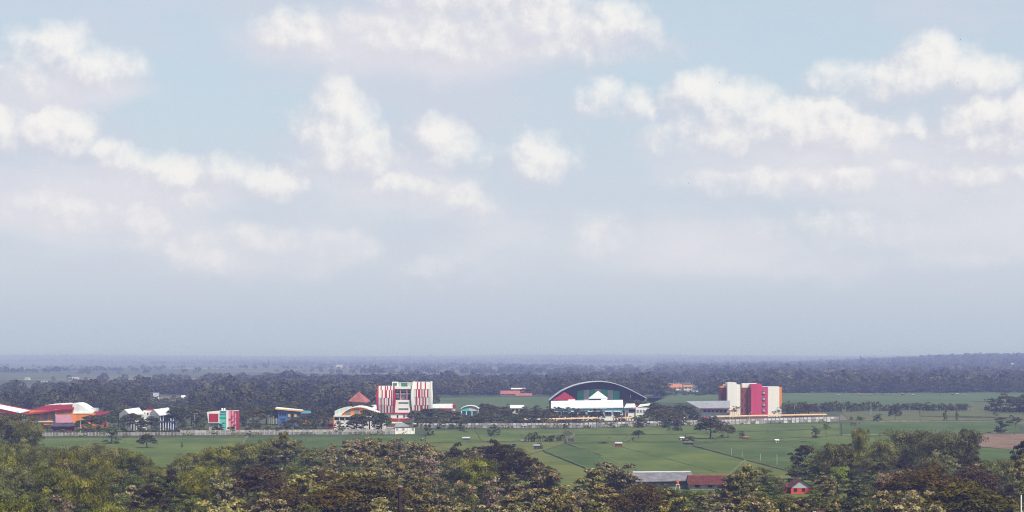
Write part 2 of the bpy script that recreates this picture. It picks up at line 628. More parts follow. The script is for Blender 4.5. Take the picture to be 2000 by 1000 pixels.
for pts, wd, z, m in [
    ([(1101, 836), (1121, 849), (1106, 866), (1162, 889), (1250, 922)], .55, .45, mud),
    ([(1062, 880), (1142, 914), (1205, 950)], .45, .42, mud),
    ([(1068, 842.5), (1162, 842.5)], .6, .4, mud),
    ([(1104, 866), (1350, 863), (1400, 863), (1560, 861), (1640, 851)], 1.0, .6, grassy),
    ([(1354, 871), (1456, 899), (1557, 924), (1640, 927)], .5, .44, mud),
    ([(1456, 899), (1420, 932)], .6, .42, mud),
    ([(1104, 850), (1300, 849), (1640, 837)], .5, .45, grassy),
    ([(832, 865.5), (1000, 863), (1100, 849)], .6, .45, grassy),
    ([(482, 853), (473, 870), (380, 905)], .6, .45, mud),
    ([(1640, 823), (1800, 823), (2040, 822)], 1.3, .7, grassy),
    ([(1715, 824), (1800, 823.2), (1900, 822)], .8, .75, mud),
    ([(1800, 815), (1990, 818)], 1.6, 1.0, grassy),
    ([(1644, 850.5), (1912, 846), (1990, 843)], .6, .5, mud),
    ([(1905, 873), (1965, 878.5), (2060, 880)], .8, .5, mud),
    ([(1640, 802), (1900, 798)], 1.2, .5, mud),
    ([(1180, 866), (1330, 905), (1400, 925)], .35, .42, grassy),
    ([(1230, 849), (1215, 864)], .35, .42, grassy),
    ([(1380, 845), (1400, 862)], .35, .42, grassy),
    ([(1500, 842), (1540, 861)], .35, .42, mud),
    ([(1440, 880), (1560, 876), (1620, 874)], .3, .42, grassy),
    ([(600, 853), (590, 880)], .4, .42, grassy),
    ([(180, 857), (150, 900)], .4, .42, mud),
    ([(930, 843), (940, 862)], .35, .4, grassy),
    ([(1010, 842), (1030, 861)], .35, .4, mud),
]:
    bund(pts, wd, z, m)

# ------------------------------------------------------------------ vegetation: crowns of leaf-sized faces, tapered trunks with limbs
def leaf_mat(name, stops, trans=0.25, hue=0.10, rough=0.6):
    """stops: colours over the leaf's own random tint"""
    m = bpy.data.materials.new(name)
    m.use_nodes = True
    t = NT(m.node_tree)
    t.n.clear()
    at = t.node('ShaderNodeAttribute', attribute_name='tint')
    ramp = t.node('ShaderNodeValToRGB')
    cr = ramp.color_ramp
    while len(cr.elements) < len(stops):
        cr.elements.new(0.5)
    for k, (p, c) in enumerate(stops):
        cr.elements[k].position = p
        cr.elements[k].color = (*c, 1)
    t.l.new(at.outputs['Fac'], ramp.inputs[0])
    oi = t.node('ShaderNodeObjectInfo')
    hs = t.node('ShaderNodeHueSaturation')
    r = oi.outputs['Random']
    t.l.new(t.m('MULTIPLY_ADD', r, hue, 0.5 - hue * 0.5), hs.inputs['Hue'])
    r2 = t.m('FRACT', t.m('MULTIPLY', r, 17.31))
    t.l.new(t.m('MULTIPLY_ADD', r2, 0.45, 0.78), hs.inputs['Value'])
    r3 = t.m('FRACT', t.m('MULTIPLY', r, 5.77))
    t.l.new(t.m('MULTIPLY_ADD', r3, 0.35, 0.80), hs.inputs['Saturation'])
    t.l.new(ramp.outputs[0], hs.inputs['Color'])
    df = t.node('ShaderNodeBsdfDiffuse')
    tl = t.node('ShaderNodeBsdfTranslucent')
    t.l.new(hs.outputs[0], df.inputs[0])
    t.l.new(hs.outputs[0], tl.inputs[0])
    mx = t.node('ShaderNodeMixShader')
    mx.inputs[0].default_value = trans
    t.l.new(df.outputs[0], mx.inputs[1])
    t.l.new(tl.outputs[0], mx.inputs[2])
    o = t.node('ShaderNodeOutputMaterial')
    t.l.new(mx.outputs[0], o.inputs[0])
    return m


LM = {
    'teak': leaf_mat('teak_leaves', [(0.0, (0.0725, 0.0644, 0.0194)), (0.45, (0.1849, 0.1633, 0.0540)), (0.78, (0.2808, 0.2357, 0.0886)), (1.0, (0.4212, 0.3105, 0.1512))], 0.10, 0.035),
    'bloom': leaf_mat('flowering_leaves', [(0.0, (0.13, 0.095, 0.05)), (0.5, (0.27, 0.19, 0.12)), (1.0, (0.42, 0.30, 0.20))], 0.10, 0.02),
    'bamboo': leaf_mat('bamboo_leaves', [(0.0, (0.0679, 0.0736, 0.0162)), (0.6, (0.1755, 0.1794, 0.0389)), (1.0, (0.3042, 0.2818, 0.0691))], 0.15, 0.03),
    'rain': leaf_mat('rain_tree_leaves', [(0.0, (0.0468, 0.0356, 0.0097)), (0.6, (0.1076, 0.0805, 0.0194)), (1.0, (0.1813, 0.1288, 0.0346))], 0.12, 0.07),
    'dark': leaf_mat('dark_leaves', [(0.0, (0.026, 0.021, 0.011)), (0.7, (0.062, 0.048, 0.023)), (1.0, (0.14, 0.104, 0.042))], 0.08, 0.05),
    'green': leaf_mat('green_leaves', [(0.0, (0.0538, 0.0621, 0.0140)), (0.6, (0.1346, 0.1541, 0.0346)), (1.0, (0.2515, 0.2645, 0.0605))], 0.15, 0.05),
    'bright': leaf_mat('bright_leaves', [(0.0, (0.10, 0.145, 0.02)), (0.6, (0.20, 0.26, 0.03)), (1.0, (0.30, 0.35, 0.05))], 0.22, 0.02),
    'campus': leaf_mat('campus_leaves', [(0.0, (0.032, 0.036, 0.013)), (0.6, (0.086, 0.092, 0.032)), (1.0, (0.175, 0.160, 0.062))], 0.10, 0.10),
    'belt': leaf_mat('belt_leaves', [(0.0, (0.030, 0.035, 0.012)), (0.6, (0.074, 0.082, 0.028)), (1.0, (0.160, 0.150, 0.060))], 0.10, 0.07),
    'banana': leaf_mat('banana_leaves', [(0.0, (0.050, 0.064, 0.020)), (0.6, (0.105, 0.122, 0.040)), (1.0, (0.21, 0.19, 0.09))], 0.2, 0.03),
}
BARK = mat('bark', (0.085, 0.065, 0.048), 0.95, 0.35, 3.0)
BARK2 = mat('pale_bark', (0.16, 0.135, 0.105), 0.95, 0.35, 3.0)


def leaf_mesh(name, C, N, T, L, W, tint, material):
    """diamond leaves: centre, normal, long direction, length, width, tint"""
    n = len(C)
    N = N / np.maximum(np.linalg.norm(N, axis=1, keepdims=True), 1e-6)
    T = T - N * np.sum(T * N, axis=1, keepdims=True)
    T = T / np.maximum(np.linalg.norm(T, axis=1, keepdims=True), 1e-6)
    B = np.cross(N, T)
    L = np.asarray(L).reshape(-1, 1) * 0.5
    W = np.asarray(W).reshape(-1, 1) * 0.5
    V = np.empty((n, 4, 3), np.float32)
    V[:, 0] = C - T * L
    V[:, 1] = C + B * W + T * L * 0.15 - N * W * 0.25
    V[:, 2] = C + T * L - N * L * 0.35
    V[:, 3] = C - B * W + T * L * 0.15 - N * W * 0.25
    me = bpy.data.meshes.new(name)
    me.vertices.add(n * 4)
    me.loops.add(n * 4)
    me.polygons.add(n)
    me.vertices.foreach_set('co', V.reshape(-1))
    me.loops.foreach_set('vertex_index', np.arange(n * 4, dtype=np.int32))
    me.polygons.foreach_set('loop_start', np.arange(0, n * 4, 4, dtype=np.int32))
    me.polygons.foreach_set('loop_total', np.full(n, 4, np.int32))
    a = me.attributes.new('tint', 'FLOAT', 'FACE')
    a.data.foreach_set('value', np.clip(tint, 0, 1).astype(np.float32))
    me.update(calc_edges=True)
    me.materials.append(material)
    return me


def unit(r, n):
    v = r.normal(size=(n, 3))
    return v / np.linalg.norm(v, axis=1, keepdims=True)


def lobed_crown(name, material, seed, height, radius, base, lobes, per, leaf, flat=1.0, up=0.35, jitter=0.75,
                droop=0.0, tips=0.0, lobe_r=(0.26, 0.46), shell=0.35, aspect=0.6):
    """crown made of many leafy lobes spread through an uneven dome"""
    r = np.random.default_rng(seed)
    C, N, tint, T = [], [], [], []
    zc = (base + height) * 0.5
    hz_ = (height - base) * 0.5
    for k in range(lobes):
        u = unit(r, 1)[0]
        if u[2] < (-0.35 if base > 1.0 else -0.9):
            u[2] = -u[2] * 0.6
        q = r.uniform(0.35, 0.92) if k > 3 else r.uniform(0.0, 0.4)
        lr = radius * r.uniform(*lobe_r)
        c = np.array([u[0] * radius * q, u[1] * radius * q, zc + u[2] * hz_ * min(1.0, q + 0.05)])
        c[2] = max(min(c[2], height - lr * 0.62 * flat), lr * 0.4)
        if base < 1.0 and k % (4 if leaf > 0.6 else 6) == 0:      # a skirt of low boughs
            c = np.array([u[0] * radius * 0.62, u[1] * radius * 0.62, lr * 0.45 + r.uniform(0, 0.16) * height])
        if base < 1.0 and k % 4 == 1 and leaf > 0.6:
            c = np.array([u[0] * radius * 0.78, u[1] * radius * 0.78, height * r.uniform(0.22, 0.46)])
        n = int(per * (lr / (radius * 0.36)) ** 2)
        d = unit(r, n)
        low = d[:, 2] < -0.25
        d[low, 2] *= -0.6
        rad = lr * (1.0 - shell * r.random((n, 1)) ** 1.6) * (1 + 0.09 * r.normal(size=(n, 1)))
        p = c + d * rad * np.array([1, 1, 0.72 * flat])
        nn = d * np.array([1, 1, 1.0 / max(flat, .35)]) + np.array([0, 0, up]) + r.normal(size=(n, 3)) * jitter
        C.append(p)
        N.append(nn)
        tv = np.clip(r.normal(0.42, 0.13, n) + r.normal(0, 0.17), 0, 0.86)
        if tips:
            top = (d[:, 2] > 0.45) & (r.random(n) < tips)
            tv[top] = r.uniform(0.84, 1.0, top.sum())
        tint.append(tv)
        tt = r.normal(size=(n, 3)) + np.array([0, 0, -droop])
        T.append(tt)
    C = np.concatenate(C)
    n = len(C)
    L = leaf * r.uniform(0.6, 1.45, n)
    return leaf_mesh(name, C, np.concatenate(N), np.concatenate(T), L, L * aspect, np.concatenate(tint), material)


def umbrella_crown(name, material, seed, height, radius, thick, lobes, per, leaf):
    """wide flat crown in layered plates"""
    r = np.random.default_rng(seed)
    C, N, T, tint = [], [], [], []
    for k in range(lobes):
        a = r.uniform(0, 2 * math.pi)
        q = math.sqrt(r.random())
        lr = radius * r.uniform(0.16, 0.34)
        rr = min(q * radius, radius - lr * 0.5)
        z = height - thick * (0.10 + 0.75 * q * q) - thick * 0.28 * r.random() - lr * 0.1
        n = int(per * (lr / (radius * 0.25)) ** 2)
        b = r.uniform(0, 2 * math.pi, n)
        s = np.sqrt(r.random(n)) * lr * (1 + 0.12 * r.normal(size=n))
        dome = lr * 0.30 * (1 - (s / lr) ** 2)
        p = np.stack([rr * math.cos(a) + s * np.cos(b), rr * math.sin(a) + s * np.sin(b), z + dome + r.normal(0, 0.05 * lr, n)], 1)
        C.append(p)
        nn = np.stack([np.cos(b) * s / lr * 0.7, np.sin(b) * s / lr * 0.7, np.ones(n)], 1) + r.normal(size=(n, 3)) * 0.45
        N.append(nn)
        T.append(r.normal(size=(n, 3)))
        tint.append(np.clip(r.normal(0.45, 0.12, n) + r.normal(0, 0.17), 0, 1))
    C = np.concatenate(C)
    n = len(C)
    L = leaf * r.uniform(0.6, 1.4, n)
    return leaf_mesh(name, C, np.concatenate(N), np.concatenate(T), L, L * 0.55, np.concatenate(tint), material)


def bamboo_crown(name, material, seed, height, radius, culms, per, leaf):
    """fountain of culms whose tips arch over, hung with narrow leaves"""
    r = np.random.default_rng(seed)
    C, N, T, tint = [], [], [], []
    for k in range(culms):
        a = r.uniform(0, 2 * math.pi)
        hh = height * r.uniform(0.62, 1.0)
        out = radius * r.uniform(0.25, 1.0)
        tv = r.normal(0, 0.18)
        s = r.beta(1.5, 1.0, per)
        ox, oy = r.normal(0, radius * 0.22, 2)
        zz = hh * (np.sin(s * 1.9) / math.sin(min(1.9, math.pi / 2)))
        xx = out * s ** 2.2
        cx, cy = math.cos(a), math.sin(a)
        spread = (0.30 + 0.60 * np.sin(s * math.pi)) * radius * 0.17
        p = np.stack([ox + cx * xx, oy + cy * xx, zz], 1) + r.normal(size=(per, 3)) * spread[:, None] * np.array([1, 1, 0.8])
        p[:, 2] -= np.abs(r.normal(size=per)) * spread * 0.6
        C.append(p)
        nn = np.stack([np.full(per, cx) * 0.6, np.full(per, cy) * 0.6, np.ones(per) * 0.8], 1) + r.normal(size=(per, 3)) * 0.45
        N.append(nn)
        T.append(np.stack([np.full(per, cx), np.full(per, cy), np.full(per, -1.2)], 1) + r.normal(size=(per, 3)) * 0.6)
        tint.append(np.clip(r.normal(0.45, 0.11, per) + tv + 0.12 * (s - 0.5), 0, 1))
    C = np.concatenate(C)
    n = len(C)
    L = leaf * r.uniform(0.6, 1.5, n)
    return leaf_mesh(name, C, np.concatenate(N), np.concatenate(T), L, L * 0.34, np.concatenate(tint), material)


def trunk_mesh(name, seed, height, base, radius, r0, limbs, material, lean=0.05, reach=0.6):
    r = random.Random(seed)
    mb = MB()
    top = Vector((r.uniform(-lean, lean) * height, r.uniform(-lean, lean) * height, base + (height - base) * 0.55))
    mid = top * 0.5 + Vector((r.uniform(-.03, .03) * height, r.uniform(-.03, .03) * height, 0))
    mb.tube([(0, 0, -0.3), (0, 0, 0.4), mid, top], [r0 * 1.45, r0 * 1.05, r0 * 0.8, r0 * 0.28], 7)
    for k in range(limbs):
        a = 2 * math.pi * (k + r.uniform(-.3, .3)) / limbs
        s = r.uniform(0.35, 0.95)
        p0 = mid.lerp(top, s) if s > 0.4 else mid
        rr = radius * reach * r.uniform(0.6, 1.0)
        p2 = Vector((math.cos(a) * rr, math.sin(a) * rr, base + (height - base) * r.uniform(0.35, 0.8)))
        p1 = p0.lerp(p2, 0.5) + Vector((0, 0, -0.06 * height))
        mb.tube([p0, p1, p2], [r0 * 0.5, r0 * 0.34, r0 * 0.12], 5)
    me = mb.mesh(name)
    me.materials.append(material)
    return me


def bamboo_culms(name, seed, height, radius, n):
    r = random.Random(seed)
    mb = MB()
    for k in range(n):
        a = r.uniform(0, 6.28)
        out = radius * r.uniform(.2, .8)
        hh = height * r.uniform(.6, .95)
        pts = [(math.cos(a) * (0.5 + out * s ** 2.2), math.sin(a) * (0.5 + out * s ** 2.2), hh * math.sin(s * 1.9) / 1.0 - (0.3 if s == 0 else 0)) for s in (0, .3, .6, .85)]
        mb.tube(pts, [.07, .06, .05, .02], 4)
    me = mb.mesh(name)
    me.materials.append(mat('bamboo_culm', (0.13, 0.12, 0.05), 0.7))
    return me


PROTO = {}      # kind -> list of (crown mesh, trunk mesh, height, radius)


def proto(kind, crown, trunk, height, radius):
    PROTO.setdefault(kind, []).append((crown, trunk, height, radius))


for s in range(5):
    lob, per = (26, 190) if s % 2 else (22, 200)
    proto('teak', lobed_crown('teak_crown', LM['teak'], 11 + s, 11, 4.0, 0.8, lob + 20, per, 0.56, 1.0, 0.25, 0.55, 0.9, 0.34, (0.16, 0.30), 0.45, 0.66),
          trunk_mesh('teak_trunk', s, 11, 3.6, 4.0, 0.22, 6, BARK2), 11, 4.0)
for s in range(2):
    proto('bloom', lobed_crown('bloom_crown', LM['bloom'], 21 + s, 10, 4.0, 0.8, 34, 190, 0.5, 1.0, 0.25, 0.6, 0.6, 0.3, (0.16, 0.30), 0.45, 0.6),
          trunk_mesh('bloom_trunk', 20 + s, 10, 2.0, 4.0, 0.2, 6, BARK2), 10, 4.0)
for s in range(3):
    proto('bamboo', bamboo_crown('bamboo_crown', LM['bamboo'], 31 + s, 10, 4.6, 54, 230, 0.42),
          bamboo_culms('bamboo_culms', s, 10, 4.6, 14), 10.4, 5.2)
for s in range(3):
    proto('rain', umbrella_crown('rain_crown', LM['rain'], 41 + s, 11, 6.5, 6.4, 90, 85, 0.5),
          trunk_mesh('rain_trunk', 60 + s, 11, 4.0, 6.5, 0.4, 9, BARK, 0.04, 0.75), 11, 6.5)
for s in range(3):
    proto('dark', lobed_crown('dark_crown', LM['dark'], 51 + s, 11, 4.6, 0.8, 46, 200, 0.48, 0.95, 0.3, 0.5, 0.5, 0.06, (0.18, 0.32), 0.35, 0.55),
          trunk_mesh('dark_trunk', 70 + s, 11, 2.6, 4.6, 0.3, 6, BARK), 11, 4.6)
for s in range(3):
    proto('green', lobed_crown('green_crown', LM['green'], 61 + s, 10, 4.2, 0.6, 46, 240, 0.38, 0.9, 0.3, 0.5, 0.4, 0.0, (0.15, 0.32), 0.4, 0.5),
          trunk_mesh('green_trunk', 80 + s, 10, 2.8, 4.2, 0.24, 6, BARK), 10, 4.2)
proto('bright', lobed_crown('bright_crown', LM['bright'], 66, 7, 2.8, 1.8, 18, 190, 0.34, 0.9, 0.4, 0.6, 0.3), trunk_mesh('bright_trunk', 86, 7, 2.2, 2.8, 0.16, 5, BARK), 7, 2.8)
# campus and field trees, seen from about a kilometre
for s in range(3):
    proto('campus', lobed_crown('campus_crown', LM['campus'], 71 + s, 9, 4.2, 0.5, 30, 80, 0.66, 0.8, 0.3, 0.5, 0.3, 0.0, (0.18, 0.34)), trunk_mesh('campus_trunk', 90 + s, 9, 2.2, 4.2, 0.22, 5, BARK), 9, 4.2)
for s in range(3):
    proto('umbrella', umbrella_crown('umbrella_crown', LM['campus'], 81 + s, 9, 6.0, 5.6, 62, 44, 0.8), trunk_mesh('umbrella_trunk', 100 + s, 9, 3.4, 6.0, 0.34, 8, BARK, 0.05, 0.8), 9, 6.0)
for s in range(2):
    proto('sparse', lobed_crown('sparse_crown', LM['green'], 91 + s, 9, 3.2, 2.6, 14, 34, 0.62, 0.9, 0.3, 0.9, 0.6, 0.0, (0.16, 0.30), 0.6), trunk_mesh('sparse_trunk', 110 + s, 9, 2.6, 3.2, 0.14, 7, BARK2, 0.05, 0.8), 9, 3.2)
for s in range(2):
    proto('bush', lobed_crown('bush_crown', LM['green'], 96 + s, 2.6, 1.9, 0.1, 12, 40, 0.45, 0.8, 0.4, 0.7, 0.3), trunk_mesh('bush_stem', 120 + s, 2.6, 0.3, 1.9, 0.08, 5, BARK), 2.6, 1.9)
# belts, seen from two kilometres
for s in range(4):
    proto('belt', lobed_crown('belt_crown', LM['belt'], 131 + s, 13, 5.6, 0.3, 28, 60, 1.1, 0.9, 0.3, 0.5, 0.3, 0.05, (0.18, 0.34)), trunk_mesh('belt_trunk', 140 + s, 13, 2.4, 5.6, 0.3, 4, BARK), 13, 5.6)
for s in range(2):
    proto('belt_umbrella', umbrella_crown('belt_umbrella_crown', LM['belt'], 151 + s, 12, 7.5, 8.5, 50, 30, 1.3), trunk_mesh('belt_umbrella_trunk', 150 + s, 12, 4.5, 7.5, 0.4, 5, BARK), 12, 7.5)


def banana_proto(seed):
    r = np.random.default_rng(seed)
    C, N, T, L, W, tint = [], [], [], [], [], []
    mb = MB()
    for st in range(9):
        ox, oy = r.normal(0, 1.1, 2)
        hh = r.uniform(0.5, 3.2)
        mb.tube([(ox, oy, -0.2), (ox, oy, hh * .5), (ox * 1.02, oy * 1.02, hh)], [.16, .13, .08], 6)
        for k in range(9):
            a = r.uniform(0, 6.28)
            el_ = r.uniform(0.35, 1.25)
            ln = r.uniform(1.5, 2.3)
            pos = np.array([ox, oy, hh])
            dirv = np.array([math.cos(a) * math.cos(el_), math.sin(a) * math.cos(el_), math.sin(el_)])
            tv = r.uniform(0.1, 1.0)
            for seg in range(3):
                nxt = pos + dirv * ln / 3
                C.append((pos + nxt) / 2)
                T.append(dirv.copy())
                N.append(np.cross(dirv, np.array([-math.sin(a), math.cos(a), 0])) * -1 + r.normal(0, .15, 3))
                L.append(ln / 3 * 1.35)
                W.append((0.6, 0.8, 0.6)[seg])
                tint.append(tv)
                pos = nxt
                dirv = dirv + np.array([0, 0, -0.55])
                dirv /= np.linalg.norm(dirv)
    me = leaf_mesh('banana_leaves', np.array(C), np.array(N), np.array(T), L, W, np.array(tint), LM['banana'])
    tm = mb.mesh('banana_stems')
    tm.materials.append(mat('banana_stem', (0.10, 0.10, 0.045), 0.8))
    return me, tm


for s in range(3):
    proto('banana', *banana_proto(170 + s), 4.6, 2.4)

TREE_NAMES = {'teak': 'teak_tree', 'bloom': 'flowering_tree', 'bamboo': 'bamboo_clump', 'rain': 'rain_tree', 'dark': 'mango_tree', 'green': 'broadleaf_tree', 'bright': 'lime_tree',
              'campus': 'campus_tree', 'umbrella': 'umbrella_tree', 'sparse': 'sapling_tree', 'bush': 'bush', 'belt': 'woodland_tree',
              'belt_umbrella': 'spreading_tree', 'banana': 'banana_clump'}
TREE_CAT = {'bush': 'bush', 'bamboo': 'bamboo', 'banana': 'banana plant'}
ALLTREES = []


def tree(kind, loc, height, radius, label=None, group=None, seed=None, part=None):
    r = random.Random(seed if seed is not None else (int(loc[0] * 37) * 7919 + int(loc[1] * 13)))
    lst = PROTO[kind]
    cm, tm, h0, r0 = lst[r.randrange(len(lst))]
    if kind.startswith('belt'):
        loc = Vector((loc[0], loc[1], loc[2] - 1.3))
    root = thing(TREE_NAMES[kind], label or 'tree', TREE_CAT.get(kind, 'tree'), loc, group)
    root.rotation_euler = (0, 0, r.uniform(0, 6.283))
    sxy = radius / r0
    root.scale = (sxy * r.uniform(.93, 1.07), sxy * r.uniform(.93, 1.07), height / h0)
    for nm, me in ((('trunk' if kind not in ('bamboo', 'banana', 'bush') else {'bamboo': 'culms', 'banana': 'stems', 'bush': 'stem'}[kind]), tm), (('crown' if kind != 'banana' else 'leaves'), cm)):
        o = bpy.data.objects.new(nm, me)
        link(o)
        o.parent = root
    px = 1000 + loc[0] / loc[1] * F
    top = HOR + (H - loc[2] - height) / loc[1] * F
    ALLTREES.append((root, kind, px, top, loc[1]))
    return root


def T(kind, px, base_py, top_py, w_px, label=None, group=None, d=None):
    """tree from its place in the photograph: foot row, top row, crown width"""
    dd = d if d else depth_of(base_py)
    zt = pt(px, top_py, dd).z
    return tree(kind, Vector(((px - 1000) * dd / F, dd, 0.0)), max(zt, 0.8), max(0.4, w_px * dd / F * 0.5), label, group)

# ------------------------------------------------------------------ paints
WHITE = mat('white_paint', (0.80, 0.785, 0.75), 0.6, 0.07, 0.25, streak=True)
CREAM = mat('cream_paint', (0.74, 0.68, 0.55), 0.6, 0.16, 0.5, streak=True)
ROOFW = mat('white_metal_roof', (0.72, 0.74, 0.75), 0.45, 0.18, 0.35)
ROOFG = mat('grey_metal_roof', (0.30, 0.32, 0.36), 0.8, 0.25, 0.4)
GREY = mat('grey_paint', (0.46, 0.46, 0.50), 0.7, 0.15, 0.5)
LGREY = mat('light_grey_paint', (0.52, 0.53, 0.55), 0.7, 0.15, 0.5)
CONC = mat('weathered_concrete', (0.42, 0.40, 0.38), 0.9, 0.35, 0.4, streak=True)
CONCD = mat('stained_concrete', (0.25, 0.24, 0.245), 0.9, 0.4, 0.4, streak=True)
RED = mat('crimson_paint', (0.42, 0.018, 0.040), 0.55, 0.18, 0.5, streak=True)
ROOFR = mat('crimson_roof', (0.27, 0.016, 0.036), 0.7, 0.2, 0.4)
DRED = mat('dark_red_paint', (0.24, 0.016, 0.032), 0.6, 0.2, 0.5)
PINK = mat('magenta_pink_paint', (0.56, 0.052, 0.135), 0.55, 0.12, 0.4, streak=True)
LPINK = mat('pale_pink_paint', (0.66, 0.32, 0.42), 0.6, 0.15, 0.5)
ORANGE = mat('orange_paint', (0.76, 0.245, 0.028), 0.6, 0.16, 0.5, streak=True)
RUST_AND_SHADE = mat('rust_brown_and_shaded_orange', (0.22, 0.058, 0.038), 0.7, 0.2, 0.5, streak=True)  # brown paint; on the pink block it paints orange walls as shaded
OCHRE = mat('ochre_paint', (0.36, 0.13, 0.03), 0.7, 0.2, 0.5)
YELLOW = mat('yellow_paint', (0.75, 0.48, 0.10), 0.6, 0.15, 0.6)
BLUE = mat('blue_paint', (0.070, 0.15, 0.38), 0.6, 0.16, 0.5)
SKYB = mat('sky_blue_paint', (0.13, 0.42, 0.62), 0.6, 0.14, 0.5)
TEAL = mat('teal_paint', (0.12, 0.50, 0.46), 0.6, 0.16, 0.5)
GREEN = mat('green_paint', (0.022, 0.40, 0.24), 0.6, 0.15, 0.4)
NAVY = mat('dark_slate_and_gable_shade', (0.070, 0.060, 0.115), 0.75, 0.2, 0.4)  # dark slate; on the great hall's gable it paints the overhang's shade
GLASS = mat('dark_glass', (0.030, 0.034, 0.045), 0.15, 0.2, 0.6)
GGLASS = mat('grey_glass', (0.20, 0.235, 0.28), 0.2, 0.2, 0.4)
TILE = mat('clay_tile_roof', (0.135, 0.042, 0.038), 0.85, 0.4, 1.2)
TILEO = mat('orange_tile_roof', (0.52, 0.19, 0.075), 0.8, 0.3, 0.5)
TILEP = mat('pink_tile_roof', (0.38, 0.13, 0.115), 0.8, 0.3, 0.5)
IRON = mat('rusty_iron', (0.050, 0.028, 0.032), 0.7, 0.4, 2.0)
STEEL = mat('galvanised_steel', (0.50, 0.51, 0.53), 0.45, 0.2, 2.0)
WOOD = mat('old_wood', (0.14, 0.10, 0.075), 0.9, 0.35, 2.0)
THATCH = mat('grey_thatch', (0.15, 0.13, 0.11), 0.95, 0.4, 1.5)


def polyroof(parent, name, m, arc, d0, deep, thick):
    """barrel roof: pixel arc at distance d0 swept back, with a thickness"""
    out = [pt(x, y, d0) for x, y in arc]
    mb = MB()
    n = len(out)
    for k in range(n - 1):
        a, b = out[k], out[k + 1]
        nn = Vector((-(b.z - a.z), 0, (b.x - a.x))).normalized() * -thick
        mb.hexa([a, b, b + nn, a + nn], [q + Vector((0, deep, 0)) for q in (a, b, b + nn, a + nn)])
    return mb.build(name, m, parent)


# ------------------------------------------------------------------ striped tower
d = 1164.0
tw = thing('striped_tower', 'tall white tower with red and white striped facade blocks', 'building', base_of(790, d))
rect(tw, 'core', WHITE, 769, 808, 755.5, None, d + 3, 16)
rect(tw, 'base_band', RED, 757, 799, 806, 808.2, d - 2.2, 6)
rect(tw, 'base_storey', WHITE, 763, 799, 808.3, 817.2, d - 1.6, 5)
rect(tw, 'plinth', RED, 760, 800, 817.3, None, d - 2.0, 5)
for x in (775.3, 788):
    rect(tw, 'window', GLASS, x, x + 2.4, 809.5, 816, d - 1.75, .3)
# recessed loggia
rc = rect(tw, 'loggia', GLASS, 772.5, 804.5, 760.2, 781, d + 2.6, .6)
rect(tw, 'loggia_lintel', WHITE, 770.5, 806.5, 755.2, 760, d - .6, 4)
rect(tw, 'loggia_floor', LGREY, 772.5, 804.5, 768.6, 770.2, d + .4, 2.4)
for x in (781.0, 793.8):
    rect(tw, 'column', mat('rose_paint', (0.62, 0.24, 0.28), .6), x, x + 1.9, 760.1, 781.2, d - .2, .6)
for x0, x1, y0, y1 in [(774, 780, 761.5, 765.5), (784, 792.5, 761.5, 765.5), (797, 804, 761.5, 765.5), (774, 780, 771, 778), (783, 792, 771, 780.5)]:
    rect(rc, 'pane', GREY, x0, x1, y0, y1, d + 2.45, .12)
rect(tw, 'front_wall', WHITE, 771.2, 801, 781.2, 806, d - .8, 4)
rect(tw, 'side_pier', LGREY, 801.2, 807, 759, 806, d + .6, 4)
for y0 in (784.6, 796.6):
    w_ = rect(tw, 'window_band', LGREY, 778.7, 798, y0, y0 + 3.4, d - 1.0, .25)
    rect(w_, 'pane', GGLASS, 779.4, 797.3, y0 + .7, y0 + 2.7, d - 1.12, .2)
# roof terrace
rect(tw, 'roof_block', WHITE, 766, 777, 745.8, 755.4, d + 5, 5)
rect(tw, 'roof_panel', mat('dull_green_paint', (0.05, 0.20, 0.11), .7), 767.8, 775.2, 748, 753, d + 4.7, .3)
rect(tw, 'roof_screen', mat('dull_green_paint', (0.05, 0.20, 0.11), .7), 783.6, 796, 748, 755.4, d + 8, 1)
for k in range(9):
    rect(tw, 'roof_louvre', WHITE, 777 + k * .75, 777.4 + k * .75, 748.2, 755.4, d + 6, .3)
for k in range(11):
    rect(tw, 'roof_louvre', WHITE, 796 + k * .95, 796.5 + k * .95, 747.2, 755.4, d + 6, .3)
rect(tw, 'roof_rail', WHITE, 776, 807, 747, 747.6, d + 5.8, .3)


